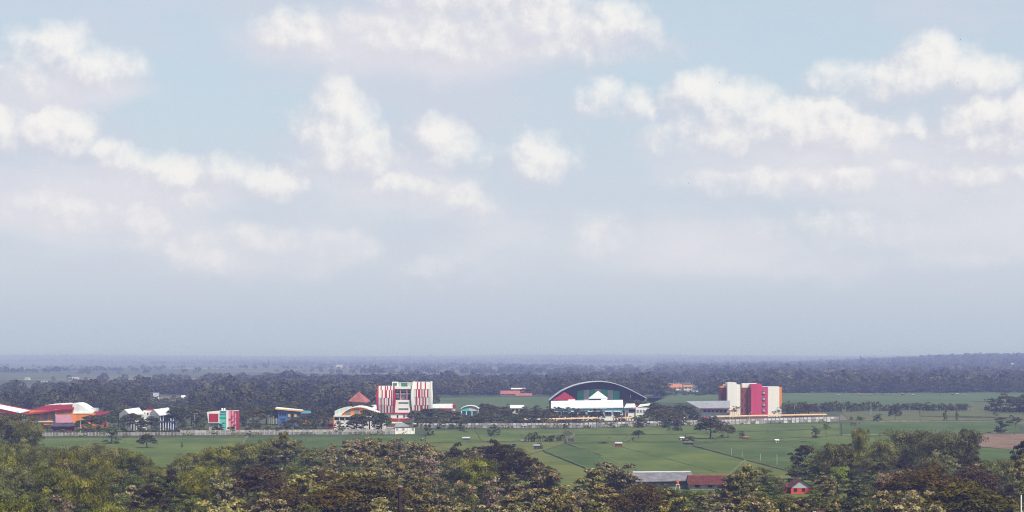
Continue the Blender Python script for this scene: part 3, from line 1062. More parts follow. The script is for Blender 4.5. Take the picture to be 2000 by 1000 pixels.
def barrel_block(x0, x1, top, bottom, side_l, side_r, rows, pattern, out):
    """bulging block: curved end walls and tilted rows of striped panels"""
    ys = [top] + rows + [bottom]
    mid = (top + bottom) * .5

    def bulge(y):
        q = (y - top) / (bottom - top)
        return out * math.sin(math.pi * (0.15 + 0.7 * q))

    for s, xx, m in ((-1, x0, side_l), (1, x1, side_r)):
        prof = []
        n = 12
        for k in range(n + 1):
            y = top - .6 + (bottom - top + 1.2) * k / n
            p = pt(xx, y, d)
            prof.append(Vector((p.x, d - bulge(y) - .5, p.z)))
        back = Vector((prof[-1].x, d + 15, prof[-1].z)), Vector((prof[0].x, d + 15, prof[0].z))
        loop = prof + list(back)
        wd = 0.5 if s == 1 else 0.5
        flare = [Vector((s * 1.0 * math.sin(math.pi * min(1, k / n)), 0, 0)) for k in range(n + 1)] + [Vector((0, 0, 0))] * 2
        mb = MB()
        mb.hexa([q + f_ for q, f_ in zip(loop, flare)], [q + Vector((-s * wd, 0, 0)) for q in loop])
        mb.build('end_wall', m, tw)
    rect(tw, 'block', LGREY, x0 + .6, x1 - .6, top, bottom, d + 1.5, 13)
    nst = len(pattern[0])
    sw = (x1 - x0 - 3.0) / nst
    for r_ in range(len(ys) - 1):
        ya, yb = ys[r_] + .25, ys[r_ + 1] - .25
        for k, ch in enumerate(pattern[r_]):
            xa, xb = x0 + 1.5 + k * sw + .05, x0 + 1.5 + (k + 1) * sw - .05
            jut = 0.16 if ch == 'r' else 0.0
            q = []
            for (x, y) in ((xa, yb), (xb, yb), (xb, ya), (xa, ya)):
                p = pt(x, y, d)
                q.append(Vector((p.x, d - bulge(y) - .15 - jut, p.z)))
            mb = MB()
            mb.hexa(q, [v_ + Vector((0, .35, 0)) for v_ in q])
            mb.build('panel', {'r': RED, 'w': WHITE, 'g': LGREY}[ch], tw)


barrel_block(738.2, 770.2, 754, 806, RED, RED, [761.6, 777, 792],
             ['wwrwwwrwrwwrww', 'wwwrwwrrwwrwrw', 'gwrgwrwgwrgwrw', 'gwrgwrwgrwwrgw'], 2.4)
barrel_block(806.6, 842.6, 746, 806, WHITE, WHITE, [760.2, 776, 791.4],
             ['wwwrwwrwwwrwwww', 'gwrwrrwrwrgwrgw', 'wgrgwrwgrwrgwgw', 'grwrgwrrwgrwrgw'], 1.8)
# low wings of the tower
lw = thing('tower_wing', 'low grey-roofed wing at the left foot of the striped tower', 'building', base_of(726, 1200))
slab(lw, 'roof', ROOFW, [(714, 797, 1195), (738, 799, 1195), (738, 790.5, 1212), (714, 791, 1212)], .3)
rect(lw, 'wall', LGREY, 715, 737, 798, None, 1197, 13)
rw = thing('tower_wing', 'low white-roofed wing stretching right of the striped tower', 'building', base_of(866, 1200))
slab(rw, 'roof', ROOFW, [(843, 796.4, 1195), (884, 796.6, 1195), (884, 788.4, 1213), (843, 788.8, 1213)], .3)
rect(rw, 'fascia', RED, 862, 884, 797.6, 799.6, 1194.8, .5)
rect(rw, 'wall', LGREY, 844, 883.5, 799.8, None, 1197, 14)
rect(rw, 'end_block', RED, 884.6, 890, 790.5, 797, 1200, 4)
rect(rw, 'end_wall', LGREY, 884.6, 889, 797.2, None, 1200.3, 4)

# ------------------------------------------------------------------ pyramid roof
d = 1260.0
py_ = thing('pyramid_pavilion', 'pavilion with a steep red pyramid roof left of the striped tower', 'pavilion', base_of(700, d))
ap = pt(700.5, 764.8, d + 7)
cs = [pt(679.5, 783.5, d + 4), pt(714.5, 786.2, d - 3), pt(723.5, 783.2, d + 9), pt(690, 781.0, d + 16)]
for k in range(4):
    mb = MB()
    a, b = cs[k], cs[(k + 1) % 4]
    dn = Vector((0, 0, -.35))
    mb.hexa([a, b, ap], [a + dn, b + dn, ap + dn])
    mb.build('roof_face', TILEP, py_)
mb = MB()
mb.tube([ap + Vector((0, 0, -.3)), ap + Vector((0, 0, 1.6))], [.18, .05], 6)
mb.build('finial', IRON, py_)
for k in range(4):
    q = cs[k].lerp(Vector((ap.x, ap.y, cs[k].z)), .15)
    mb = MB()
    mb.tube([(q.x, q.y, 0), (q.x, q.y, q.z + .6)], [.25, .25], 6)
    mb.build('post', WOOD, py_)

# ------------------------------------------------------------------ arched orange hall beside the tower
d = 1010.0
ah = thing('orange_arched_hall', 'orange arched hall with a white rim and trees before its white base', 'building', base_of(700, d))
arc = [(664, 811), (668, 806), (673, 802), (679, 798.6), (685, 796), (691, 794.4), (697, 793.7), (704, 793.9), (710, 794.8), (716, 796.4), (722, 798.8), (730, 802.6), (738, 806.8), (746, 811.4)]
prism(ah, 'gable', ORANGE, arc, d + 1.2, 16)
polyroof(ah, 'arched_roof', WHITE, arc, d, 19, .5)
for x0, x1, y0 in ((677, 684.5, 801), (693, 701, 799), (712, 719, 801)):
    rect(ah, 'window', GGLASS, x0, x1, y0, 810.8, d + 1.0, .4)
arc2 = [(653.5, 812), (653.5, 803), (660, 799.4), (667, 797), (674, 795.6), (683, 795.1), (683, 797), (674, 801), (668, 806), (664, 811)]
prism(ah, 'side_vault', mat('pale_teal_paint', (0.55, 0.68, 0.66), .6), arc2, d + 6, 14)
rect(ah, 'front_beam', CREAM, 651.5, 750, 811.6, 814.4, d - 2, 18)
rect(ah, 'glazing', GLASS, 653, 748, 815, 821, d - .6, .6)
rect(ah, 'base_wall', WHITE, 652, 749.5, 821.2, None, d - 1, 16)
rect(ah, 'corner_post', ORANGE, 651.2, 653, 814.5, None, d - 2, 1)
rect(ah, 'end_pier', CREAM, 746.5, 750, 814.5, None, d - 2, 2)
for k in range(8):
    rect(ah, 'post', WHITE, 662 + k * 11, 663.2 + k * 11, 814.5, 821.2, d - 1.6, .4)
rect(ah, 'porch_roof', TILE, 636.5, 651, 827, 828.6, d - 3, 5)
rect(ah, 'porch_wall', DRED, 638, 650.6, 829, None, d - 2, 3)

# ------------------------------------------------------------------ red roofed buildings at far left
d = 1050.0
fl = thing('red_edged_hall', 'hall with white roof and dark red edges cut by left border', 'building', base_of(20, d))
slab(fl, 'roof', ROOFW, [(-70, 783, d), (-70, 776, d + 14), (58, 801.2, d + 14), (38, 806.5, d)], .3)
slab(fl, 'back_fascia', RED, [(-70, 774.6, d + 14.6), (-70, 774.4, d + 15.4), (61, 800.2, d + 15.4), (58, 800, d + 14.6)], .55)
prism(fl, 'front_fascia', DRED, [(-70, 783.2, ), (38.4, 806.7), (36, 811), (-70, 792)], d - .5, .6)
rect(fl, 'wall', OCHRE, -70, 34, 808, None, d + 1, 11)
for k in range(4):
    rect(fl, 'column', WHITE, 31 + k * 6, 32.2 + k * 6, 808, None, d + 1.5 + k * 2.5, .5)
rect(fl, 'link_wall', TEAL, 36, 52, 812, None, d + 8, 2)

oh = thing('orange_red_hall', 'orange hall with sweeping crimson roof and white quarter vault', 'building', base_of(115, d))
rect(oh, 'wall', ORANGE, 57.5, 107, 802, None, d + 1, 18)
for x0 in (70, 85, 99.3):
    rect(oh, 'window', GGLASS, x0, x0 + 7.5, 803.5, 823, d + .8, .4)
rect(oh, 'sill_band', CREAM, 57.2, 107, 822.6, 824.6, d + .4, 1)
rect(oh, 'front_block', mat('apricot_paint', (0.66, 0.30, 0.09), .6), 107.2, 142, 799.5, None, d - 1, 16)
rect(oh, 'pink_panel', LPINK, 108.5, 141.5, 810, 825.5, d - 1.3, .4)
for k in range(5):
    for j in range(2):
        rect(oh, 'pattern_tile', ORANGE, 110 + k * 6.4 + j * 2, 113 + k * 6.4 + j * 2, 801.4 + j * 4, 804.2 + j * 4, d - 1.25, .3)
rect(oh, 'side_wall', ORANGE, 142.2, 184, 808.2, None, d + .5, 16)
rect(oh, 'side_band', WHITE, 142.2, 176, 805.8, 808, d + .2, 16)
prism(oh, 'white_vault', ROOFW, [(141.5, 806), (141.5, 787.4), (147, 787.2), (153, 789.2), (159, 792.6), (165, 796.8), (170, 800.6), (175, 804.6), (175, 806)], d + 1.5, 20)
slab(oh, 'crimson_roof', ROOFR, [(47, 807.4, d - 2), (62, 800.4, d + 6), (90, 791.6, d + 12), (119, 789.8, d + 12), (113, 800.4, d - 2), (80, 806.2, d - 2), (50, 811.4, d - 2)], .5)
slab(oh, 'red_canopy', ROOFR, [(113, 800.2, d - 2.2), (119.4, 790.6, d + 9), (148, 789.6, d + 9), (143, 797.8, d - 2.2)], .9)
slab(oh, 'ridge_sheet', ROOFW, [(88, 791.6, d + 12.4), (108, 788.4, d + 18), (138, 786.4, d + 18), (148, 788.2, d + 12.4)], .3)
wg = thing('red_roofed_wing', 'low wing with maroon roof pointing right from the orange hall', 'building', base_of(198, d))
slab(wg, 'roof', DRED, [(183.5, 812, d), (206, 808.2, d), (217.5, 802.6, d + 10), (183.5, 804, d + 10)], .4)
rect(wg, 'wall', OCHRE, 184.6, 204, 812.4, None, d + 1, 9)
rect(wg, 'roof_lantern', LGREY, 176, 188, 797, 803.4, d + 14, 6)
aw = thing('dark_awning', 'low black-roofed shelter in front of the orange hall', 'shelter', base_of(124, 1000))
slab(aw, 'roof', NAVY, [(100, 832, 996), (147, 831, 996), (143, 826.6, 1006), (104, 827, 1006)], .4)
for x in (108, 118, 128, 138, 145):
    rect(aw, 'post', DRED, x, x + 1.2, 831.6, None, 997, .4)
rect(aw, 'back_wall', DRED, 104, 144, 834, None, 1005, .5)
rect(aw, 'counter', LPINK, 110, 140, 840, None, 1001, 1)

# ------------------------------------------------------------------ blue house with white gables
d = 1010.0
for nm, lab, sh in (('blue_gabled_house', 'two-storey blue house with white gable roof and white columns', 0), ('white_gabled_house', 'white gable-roofed house half hidden by trees beside the blue one', 1)):
    bh = thing(nm, lab, 'house', base_of(318 if not sh else 262, d))
    ox = -57 if sh else 0
    m = WHITE if sh else BLUE
    slab(bh, 'roof', ROOFW, [(311.5 + ox, 811.2, d - .8), (339 + ox, 807.6, d - .8), (328.5 + ox, 795.8, d + 8), (300 + ox, 799.6, d + 8)], .3)
    slab(bh, 'roof', ROOFW, [(289 + ox, 808.4, d + 15), (300 + ox, 799.5, d + 8.05), (328.5 + ox, 795.7, d + 8.05), (331 + ox, 801, d + 15)], .3)
    a, b, c = pt(311.5 + ox, 811.2, d), pt(300 + ox, 799.6, d + 8), pt(290 + ox, 808.4, d + 14)
    mb = MB()
    mb.face([Vector((a.x, a.y, 0)), a, b, c, Vector((c.x, c.y, 0))])
    mb.face([Vector((a.x + .3, a.y, 0)), Vector((a.x + .3, a.y, a.z)), Vector((b.x + .3, b.y, b.z)), Vector((c.x + .3, c.y, c.z)), Vector((c.x + .3, c.y, 0))])
    mb.build('gable_wall', WHITE if sh else LGREY, bh)
    rect(bh, 'back_wall', m, 312 + ox, 338.5 + ox, 809, None, d + 3, 10)
    rect(bh, 'balcony', m, 312 + ox, 340 + ox, 821.5, 824, d - .4, 3.2)
    rect(bh, 'eaves_beam', m, 312 + ox, 339.2 + ox, 810.6, 812.6, d - .3, 1)
    for k in range(6):
        rect(bh, 'column', WHITE, 313 + k * 5 + ox, 314.4 + k * 5 + ox, 812.8, None, d - .1, .4)
    for k in range(5):
        rect(bh, 'window', GLASS, 315.2 + k * 5 + ox, 317.6 + k * 5 + ox, 814, 820, d + 2.8, .3)
lk = thing('link_block', 'small white block with red top between the two gabled houses', 'building', base_of(290, 1022))
rect(lk, 'wall', WHITE, 279, 300, 802, None, 1022, 6)
rect(lk, 'red_top', RED, 285, 300, 799.2, 801.8, 1022.4, 5)
for k in range(3):
    rect(lk, 'window', GLASS, 281 + k * 6, 284 + k * 6, 806, 811, 1021.8, .3)

# ------------------------------------------------------------------ red, green and pink cube
d = 1010.0
cu = thing('painted_cube', 'cube-like building with dark red window box and pink striped side', 'building', base_of(434, d))
fr = prism(cu, 'window_box', WHITE, [(404, 804.8), (428.4, 803), (427.8, 826.4), (407.2, 826.4)], d - 1.2, 9)
rect(fr, 'window', RED, 408.3, 426.4, 808, 823.8, d - 1.45, .4)
rect(cu, 'green_wall', TEAL, 428.6, 441.6, 806, None, d - .2, 9)
rect(cu, 'green_band', GREEN, 428.8, 441.4, 814, 816, d - .5, .5)
rect(cu, 'blue_band', SKYB, 428.8, 441.4, 806.4, 809, d - .5, .5)
rect(cu, 'white_pier', WHITE, 441.8, 445.8, 803.4, None, d - .4, 9)
for k, (x0, x1, m) in enumerate([(446, 450.4, LPINK), (450.6, 452.2, RED), (452.4, 456.2, LPINK), (456.4, 458, RED), (458.2, 461, LPINK), (461.2, 463.2, RED)]):
    rect(cu, 'side_strip', m, x0, x1, 801.6 + .15 * k, None, d + k * .35, 8)
for k, q in enumerate([(447, 451, 818, 819.4), (452.5, 456, 812, 813.4), (458.3, 461, 806, 807.4), (452.5, 456, 823, 824.4), (458.3, 461, 817, 818.4)]):
    rect(cu, 'red_bar', RED, q[0], q[1], q[2], q[3], d - .4 + k * .2, .4)
rect(cu, 'roof_slab', LGREY, 428.6, 463, 801.9, 803.2, d + 1, 8)
rect(cu, 'lower_wall', CONC, 408, 428.2, 826.8, None, d, 7)
for k in range(2):
    wt = thing('water_tank', f'{("left", "right")[k]} one of two white water tanks on the painted cube', 'water tank', pt(434 + k * 4.4, 802, d + 4), 'water tanks on the painted cube')
    mb = MB()
    p = pt(434 + k * 4.4, 802, d + 4)
    mb.tube([p, p + Vector((0, 0, 1.0)), p + Vector((0, 0, 1.2))], [.5, .5, .3], 10)
    mb.build('tank', WHITE, wt)
    mb = MB()
    mb.tube([p + Vector((0, 0, 1.18)), p + Vector((0, 0, 1.3))], [.2, .2], 8)
    mb.build('lid', GREY, wt)

# ------------------------------------------------------------------ blue shed with yellow roof edge
d = 1090.0
bs_ = thing('blue_block', 'blue building under a slanting white roof with yellow edge', 'building', base_of(565, d))
slab(bs_, 'roof', ROOFW, [(537, 797.2, d - 1), (593, 801.6, d - 1), (591, 799.8, d + 12), (541, 794.6, d + 12)], .3)
prism(bs_, 'yellow_edge', YELLOW, [(537, 797.4), (593, 801.8), (589, 804.2), (538.5, 799.8)], d - 1.4, .5)
prism(bs_, 'wall', BLUE, [(543, 800.4), (585, 804), (585, 825), (543, 825)], d, 10)
rect(bs_, 'low_wall', BLUE, 543, 585, 825.2, None, d + .2, 9.6)
rect(bs_, 'cantilever', SKYB, 587, 606, 803, 807.6, d - 1, 5)
rect(bs_, 'cantilever_stem', ORANGE, 588, 600, 807.8, None, d + 1, 3)
for k in range(3):
    rect(bs_, 'window', YELLOW if k != 1 else GLASS, 563 + k * 6, 567 + k * 6, 808.6, 814.6, d - .3, .3)
for k in range(3):
    rect(bs_, 'window', GLASS, 546 + k * 5, 549 + k * 5, 806, 811, d - .3, .3)

# ------------------------------------------------------------------ small vaulted pavilion
d = 1120.0
vp = thing('vaulted_pavilion', 'small pavilion with white arched roof and teal gable', 'pavilion', base_of(916, d))
arc = [(899.5, 798), (904, 795), (910, 792.8), (917, 791.8), (924, 792.2), (930, 794), (936, 797.6)]
polyroof(vp, 'arched_roof', ROOFW, arc, d, 12, .35)
prism(vp, 'gable', TEAL, [(901, 798.6), (905, 796), (911, 793.8), (916, 793), (916, 803), (901, 803)], d + .8, 8)
prism(vp, 'gable', LGREY, [(916.2, 793), (924, 793.4), (930, 795), (934.6, 798), (934.6, 803), (916.2, 803)], d + .8, 8)
for x in (900.5, 910, 921, 933):
    rect(vp, 'column', YELLOW if x > 930 else WHITE, x, x + 1.6, 803.2, None, d + .8, .5)
rect(vp, 'base_wall', SKYB, 903, 932, 803.4, None, d + 4, 4)

# ------------------------------------------------------------------ great arched hall
d = 1235.0
gh = thing('great_arched_hall', 'great hall under one wide white arched roof with dark gable', 'hall', base_of(1168, d))
Z = lambda x, y: (1040 + x / 7.692, 720 + y / 7.692)
arc = [Z(*q) for q in [(250, 470), (330, 402), (430, 332), (520, 288), (610, 252), (700, 226), (790, 207), (880, 195), (970, 189), (1060, 190), (1150, 200), (1240, 220), (1330, 249), (1420, 286), (1510, 330), (1610, 382), (1722, 442)]]
polyroof(gh, 'arched_roof', mat('pale_blue_metal_roof', (0.46, 0.49, 0.58), .6, .15, .3), arc, d - 5, 20, .45)
inner = [(x, y + 1.4) for x, y in arc]
gpoly = inner + [(arc[-1][0] - 1, 800), (arc[0][0] + 1, 800)]
gm_ = [pt(x, min(y, 815), d + 3) for x, y in gpoly]
prism(gh, 'gable_wall', NAVY, gpoly, d + 2.5, 1.0)  # shade under the roof overhang is painted into this dark colour
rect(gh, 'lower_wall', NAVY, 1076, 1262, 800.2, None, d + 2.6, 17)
PX = [670, 765, 855, 945, 1030, 1125, 1215, 1310]
for k in range(7):
    def ytop(x):
        return 310 + 34 * ((x - 985) / 330.0) ** 2
    x0, x1 = PX[k] + 2, PX[k + 1] - 2
    prism(gh, 'gable_panel', GREEN if k % 2 == 0 else GREY, [Z(x0, 500), Z(x0, ytop(x0)), Z((x0 + x1) / 2, ytop((x0 + x1) / 2)), Z(x1, ytop(x1)), Z(x1, 500)], d + 1.9, .5)
rect(gh, 'vent_pipe', LGREY, 1230.6, 1232.4, 771, 777.5, d + 1.8, .5)
for s, (xa, ya) in enumerate(((1077.5, 783), (1260, 779))):
    rect(gh, 'side_wall', LGREY, xa, xa + 1.6, ya, None, d - 3, 23)
# two pyramid-roofed lobbies before it
for nm, lab, m, ax, ay, bx0, bx1, by, fm in (('red_lobby', 'crimson pyramid-roofed lobby against the great arched hall', ROOFR, 485, 352, 312, 655, 466, RED), ('white_lobby', 'white pyramid-roofed lobby at the middle of the great arched hall', ROOFW, 985, 333, 842, 1132, 446, BLUE)):
    lb = thing(nm, lab, 'pavilion', base_of(Z(ax, 0)[0], d - 18))
    ap = pt(*Z(ax, ay), d - 10)
    cs = [pt(*Z(bx0, by), d - 18), pt(*Z(bx1, by), d - 18), pt(*Z(bx1, by - 6), d - 5), pt(*Z(bx0, by - 6), d - 5)]
    for k in range(4):
        a, b = cs[k], cs[(k + 1) % 4]
        mb = MB()
        dn = Vector((0, 0, -.3))
        mb.hexa([a, b, ap], [a + dn, b + dn, ap + dn])
        mb.build('roof_face', m, lb)
    x0, x1 = Z(bx0 + 12, 0)[0], Z(bx1 - 12, 0)[0]
    yb = Z(0, by + 1)[1]
    rect(lb, 'fascia', fm, x0, x1, yb + .3, yb + 3, d - 17.4, 10)
    rect(lb, 'wall', WHITE, x0 + 1, x1 - 1, yb + 3.2, None, d - 17, 9)

# ------------------------------------------------------------------ long white roofed building before the hall
d = 1165.0
lb = thing('long_white_building', 'long low building with broad white roof before the great hall', 'building', base_of(1147, d))
slab(lb, 'roof', ROOFW, [(1076, 797.5, d - 1.5), (1217.5, 795.6, d - 1.5), (1216.5, 780.8, d + 16), (1076, 783, d + 16)], .35)
slab(lb, 'ridge_cap', WHITE, [(1110, 781.6, d + 15.4), (1123, 781.4, d + 15.4), (1123, 780.2, d + 16.4), (1110, 780.4, d + 16.4)], .8)
slab(lb, 'ridge_cap', WHITE, [(1174, 780.6, d + 15.4), (1186, 780.4, d + 15.4), (1186, 779.2, d + 16.4), (1174, 779.4, d + 16.4)], .8)
rect(lb, 'fascia', SKYB, 1077, 1216.5, 797.9, 802.2, d - .8, 1)
rect(lb, 'wall', WHITE, 1077, 1216.5, 802.3, None, d - .2, 15)
for k in range(8):
    x0 = 1081 + k * 16.8
    wn = rect(lb, 'window', LGREY, x0, x0 + 13, 804.6, 812, d - .5, .4)
    rect(wn, 'lintel', WHITE, x0 - .4, x0 + 13.4, 803, 804.4, d - 1.4, 1.1)
    for j in range(4):
        rect(wn, 'pane', GLASS, x0 + .5 + j * 3.1, x0 + 3.2 + j * 3.1, 805.2, 811.4, d - .64, .2)
sw = thing('white_annex', 'white annex with dark opening right of the long white roof', 'building', base_of(1243, d))
rect(sw, 'wall', WHITE, 1221, 1241.5, 798, None, d - .5, 12)
rect(sw, 'opening', GLASS, 1228, 1240.6, 799.4, 805.4, d - .8, .4)
rect(sw, 'door', RUST_AND_SHADE, 1222.6, 1226.6, 804.6, 813, d - .8, .4)
rect(sw, 'fascia', SKYB, 1217.8, 1226.8, 798, 801.6, d - 1.2, .6)
slab(sw, 'roof', ROOFW, [(1219, 796, d - 2), (1242, 795.4, d - 2), (1240, 788, d + 10), (1223, 788.4, d + 10)], .3)
rect(sw, 'red_vent', RED, 1242.2, 1246, 791, 795.2, d + 3, 2)
rect(sw, 'side_wall', WHITE, 1241.7, 1268, 796.6, None, d - 1.5, 12)
slab(sw, 'side_roof', ROOFW, [(1246, 794.4, d), (1268, 791, d), (1270.5, 787.6, d + 8), (1250, 789.6, d + 8)], .3)
for k in range(4):
    rect(sw, 'window', GGLASS, 1244 + k * 6, 1247.6 + k * 6, 800.4, 805.4, d - 1.75, .3)

# ------------------------------------------------------------------ orange, white and pink block at right
d = 1240.0
rb = thing('pink_white_block', 'five-storey block with magenta slab, white walls and orange ends', 'building', base_of(1467, d))
rect(rb, 'left_wing', RUST_AND_SHADE, 1408, 1424, 757.6, None, d + 6, 14)  # orange wall below the cornice, its shade painted in as brown
rect(rb, 'left_cornice', ORANGE, 1407.6, 1424.2, 754.6, 757.5, d + 5.6, 14.6)
rect(rb, 'white_slab', WHITE, 1420.8, 1438.6, 747.2, None, d, 12)
rect(rb, 'white_step', WHITE, 1438.8, 1446, 751.2, None, d + .6, 11)
rect(rb, 'roof_hut', WHITE, 1413.6, 1420.6, 751, 754.5, d + 9, 6)
rect(rb, 'recess_wall', RUST_AND_SHADE, 1446.2, 1460.4, 757.2, None, d + 2, 10)  # recessed orange wall, coloured brown to stand in for shade
rect(rb, 'recess_fin', OCHRE, 1460.6, 1466.6, 757.6, None, d + 1.4, 10)
for k in range(5):
    rect(rb, 'slot_window', GLASS, 1449 + (k % 2) * 5, 1450.6 + (k % 2) * 5, 762 + k * 9, 767 + k * 9, d + 1.8, .4)
rect(rb, 'roof_room', WHITE, 1450, 1478, 748.6, 757, d + 6, 7)
rect(rb, 'magenta_slab', PINK, 1467, 1488.2, 750, None, d - 1.4, 12)
pk = rect(rb, 'magenta_wing', PINK, 1488.4, 1499.6, 757.8, None, d - 1.2, 11)
for y in (767.3, 779, 790.4, 801.8):
    wn = rect(rb, 'window', NAVY, 1488.6, 1494.6, y - 3.2, y + 3.2, d - 1.7, .5)
    rect(wn, 'pane', LGREY, 1489.6, 1491.3, y - 2.1, y + 2.1, d - 1.85, .2)
    rect(wn, 'pane', LGREY, 1491.9, 1493.6, y - 2.1, y + 2.1, d - 1.85, .2)
rect(rb, 'white_wing', WHITE, 1499.8, 1522.2, 756.4, None, d + .2, 10)
rect(rb, 'orange_end', ORANGE, 1522.4, 1527.2, 756, 796, d + .8, 9)
rect(rb, 'end_base', WHITE, 1522.4, 1526.4, 796.2, None, d + 1, 8.6)
rect(rb, 'parapet', WHITE, 1489, 1522, 755.2, 756.2, d + 1, 8)
an = thing('grey_roof_annex', 'low annex with pale grey roof left of the pink block', 'building', base_of(1385, 1215))
slab(an, 'roof', ROOFG, [(1366, 797.2, 1208), (1425.5, 796.4, 1208), (1425.5, 782.4, 1228), (1339.5, 783.6, 1228)], .35)
rect(an, 'fascia', DRED, 1368, 1425.2, 797.6, 799, 1207.6, .5)
rect(an, 'wall', LGREY, 1370, 1425, 799.2, None, 1211, 14)
for k in range(6):
    rect(an, 'window', GLASS, 1374 + k * 8, 1379 + k * 8, 801, 805, 1210.7, .4)
rect(an, 'orange_porch', ORANGE, 1424.6, 1440.4, 801, 804.6, 1205, 5)
for x in (1425.2, 1431, 1438.6):
    rect(an, 'porch_post', CREAM, x, x + 1.2, 804.8, None, 1205.4, .4)

# ------------------------------------------------------------------ perimeter walls, built bay by bay
WALLV = [mat('mossy_concrete', (0.20, 0.20, 0.175), .95, .45, .5, streak=True), mat('grey_concrete', (0.33, 0.315, 0.305), .95, .4, .5, streak=True), mat('pinkish_concrete', (0.46, 0.40, 0.38), .95, .35, .5, streak=True)]


def wall_run(name, label, A, B, d0, d1, h, n, panel_m, post_m, cap_m=None, rail=None, upper=None):
    """wall between two pixel columns at two distances: panels between posts"""
    a = Vector(((A - 1000) * d0 / F, d0, 0))
    b = Vector(((B - 1000) * d1 / F, d1, 0))
    t_ = thing(name, label, 'wall', a.lerp(b, .5))
    u = (b - a).normalized()
    v = Vector((-u.y, u.x, 0))
    L_ = (b - a).length

    def blk(nm, m, s0, s1, z0, z1, th, off=0.0):
        mb = MB()
        c = [a + u * s0 + v * (off - th / 2), a + u * s1 + v * (off - th / 2), a + u * s1 + v * (off + th / 2), a + u * s0 + v * (off + th / 2)]
        mb.hexa([q + Vector((0, 0, z0)) for q in c], [q + Vector((0, 0, z1)) for q in c])
        return mb.build(nm, m, t_)
    w_ = L_ / n
    for k in range(n):
        if rail:
            blk('panel', rng.choice([panel_m, panel_m, WALLV[0], WALLV[1]]), k * w_ + .2, (k + 1) * w_ - .2, 0, h * .52, .22)
            blk('upper_panel', rng.choice([upper or panel_m, upper or panel_m, WALLV[1], WALLV[2]]), k * w_ + .2, (k + 1) * w_ - .2, h * .60, h * .97, .16)
            blk('rail', rail, k * w_ + .2, (k + 1) * w_ - .2, h * .52, h * .60, .34)
        else:
            blk('panel', rng.choice([panel_m, panel_m, WALLV[0], WALLV[1]]), k * w_ + .2, (k + 1) * w_ - .2, 0, h * rng.uniform(.965, 1.0), .18)
        blk('post', post_m, k * w_ - .2, k * w_ + .2, 0, h * 1.04, .46)
    blk('post', post_m, L_ - .2, L_ + .2, 0, h * 1.04, .46)
    return t_


wall_run('concrete_fence', 'long grey concrete panel fence along the left paddy', 70, 352, 940, 950, 1.7, 44, CONCD, CONC)
wall_run('concrete_wall', 'long stained concrete wall behind the bronze teak trees', 353, 772, 950, 966, 2.5, 44, CONCD, CONC, rail=CONC, upper=CONC)
wall_run('white_wall_end', 'clean white end bays of the wall before the arched hall', 772.5, 809, 966, 968, 2.9, 6, WHITE, WHITE, rail=LGREY, upper=WHITE)
wall_run('concrete_wall', 'weathered wall from the tower towards the great arched hall', 818, 1140, 1045, 1052, 2.6, 44, CONC, CONCD, rail=CONCD, upper=LGREY)
wall_run('concrete_wall', 'tall weathered wall below the great hall and the pink block', 1141, 1466, 1052, 1110, 2.8, 42, CONC, CONCD, rail=CONCD, upper=LGREY)
wall_run('concrete_wall', 'pale wall running to a corner right of the pink block', 1467, 1637, 1110, 1150, 3.0, 22, LGREY, CONCD, rail=CONCD, upper=LGREY)
wall_run('low_inner_wall', 'low white inner wall between the tower and the hall', 806, 1000, 1085, 1085, 1.5, 22, WHITE, CONC)
ramp = thing('grey_ramp', 'grey sloping ramp roof just right of the tower base', 'ramp', base_of(783, 1010))
slab(ramp, 'roof', ROOFG, [(770, 834, 1004), (800, 832, 1004), (786, 825, 1020), (774, 826, 1020)], .3)
rect(ramp, 'wall', LGREY, 753, 787, 834.4, 837, 1006, 3)
rect(ramp, 'footing', CONC, 754, 786, 837.2, None, 1006.2, 2.6)

# covered walkways with yellow-orange roofs
def walkway(label, A, B, d0, d1, m, n, h=2.9):
    a = Vector(((A - 1000) * d0 / F, d0, 0))
    b = Vector(((B - 1000) * d1 / F, d1, 0))
    t_ = thing('covered_walkway', label, 'walkway', a.lerp(b, .5), 'covered walkways inside the wall')
    u = (b - a).normalized()
    v = Vector((-u.y, u.x, 0))
    for s in (-1, 1):
        mb = MB()
        q = [a + v * s * 1.7 + Vector((0, 0, h - .5)), b + v * s * 1.7 + Vector((0, 0, h - .5)), b + Vector((0, 0, h + .15)), a + Vector((0, 0, h + .15))]
        mb.hexa(q, [k_ - Vector((0, 0, .15)) for k_ in q])
        mb.build('roof', m, t_)
    L_ = (b - a).length
    for k in range(n + 1):
        for s in (-1, 1):
            p = a + u * (L_ * k / n) + v * s * 1.4
            mb = MB()
            mb.box(p.x - .14, p.x + .14, p.y - .14, p.y + .14, 0, h - .45)
            mb.build('post', RUST_AND_SHADE if s < 0 else CREAM, t_)
    return t_


YROOF = mat('yellow_tile_roof', (0.62, 0.50, 0.30), .8, .3, .5)
OROOF = mat('amber_tile_roof', (0.62, 0.41, 0.24), .8, .3, .5)
walkway('covered walkway with yellow roof left of the great arched hall', 1014, 1075, 1110, 1118, YROOF, 16)
walkway('covered walkway with amber roof below the great arched hall', 1077, 1166, 1118, 1135, OROOF, 16)
walkway('covered walkway with amber roof below the white annex', 1198, 1238, 1140, 1140, OROOF, 8)
walkway('long covered walkway with amber roof before the pink block', 1398, 1612, 1165, 1205, OROOF, 40)
walkway('short covered walkway with amber roof left of the pink block', 1296, 1332, 1150, 1152, OROOF, 8)
walkway('short walkway with yellow roof at the foot of the striped tower', 752, 786, 1045, 1045, YROOF, 8, 3.2)
walkway('brown-roofed walkway left of the yellow-roofed one', 968, 1012, 1108, 1110, mat('brown_tile_roof', (0.30, 0.15, 0.11), .85, .3, .8), 12)

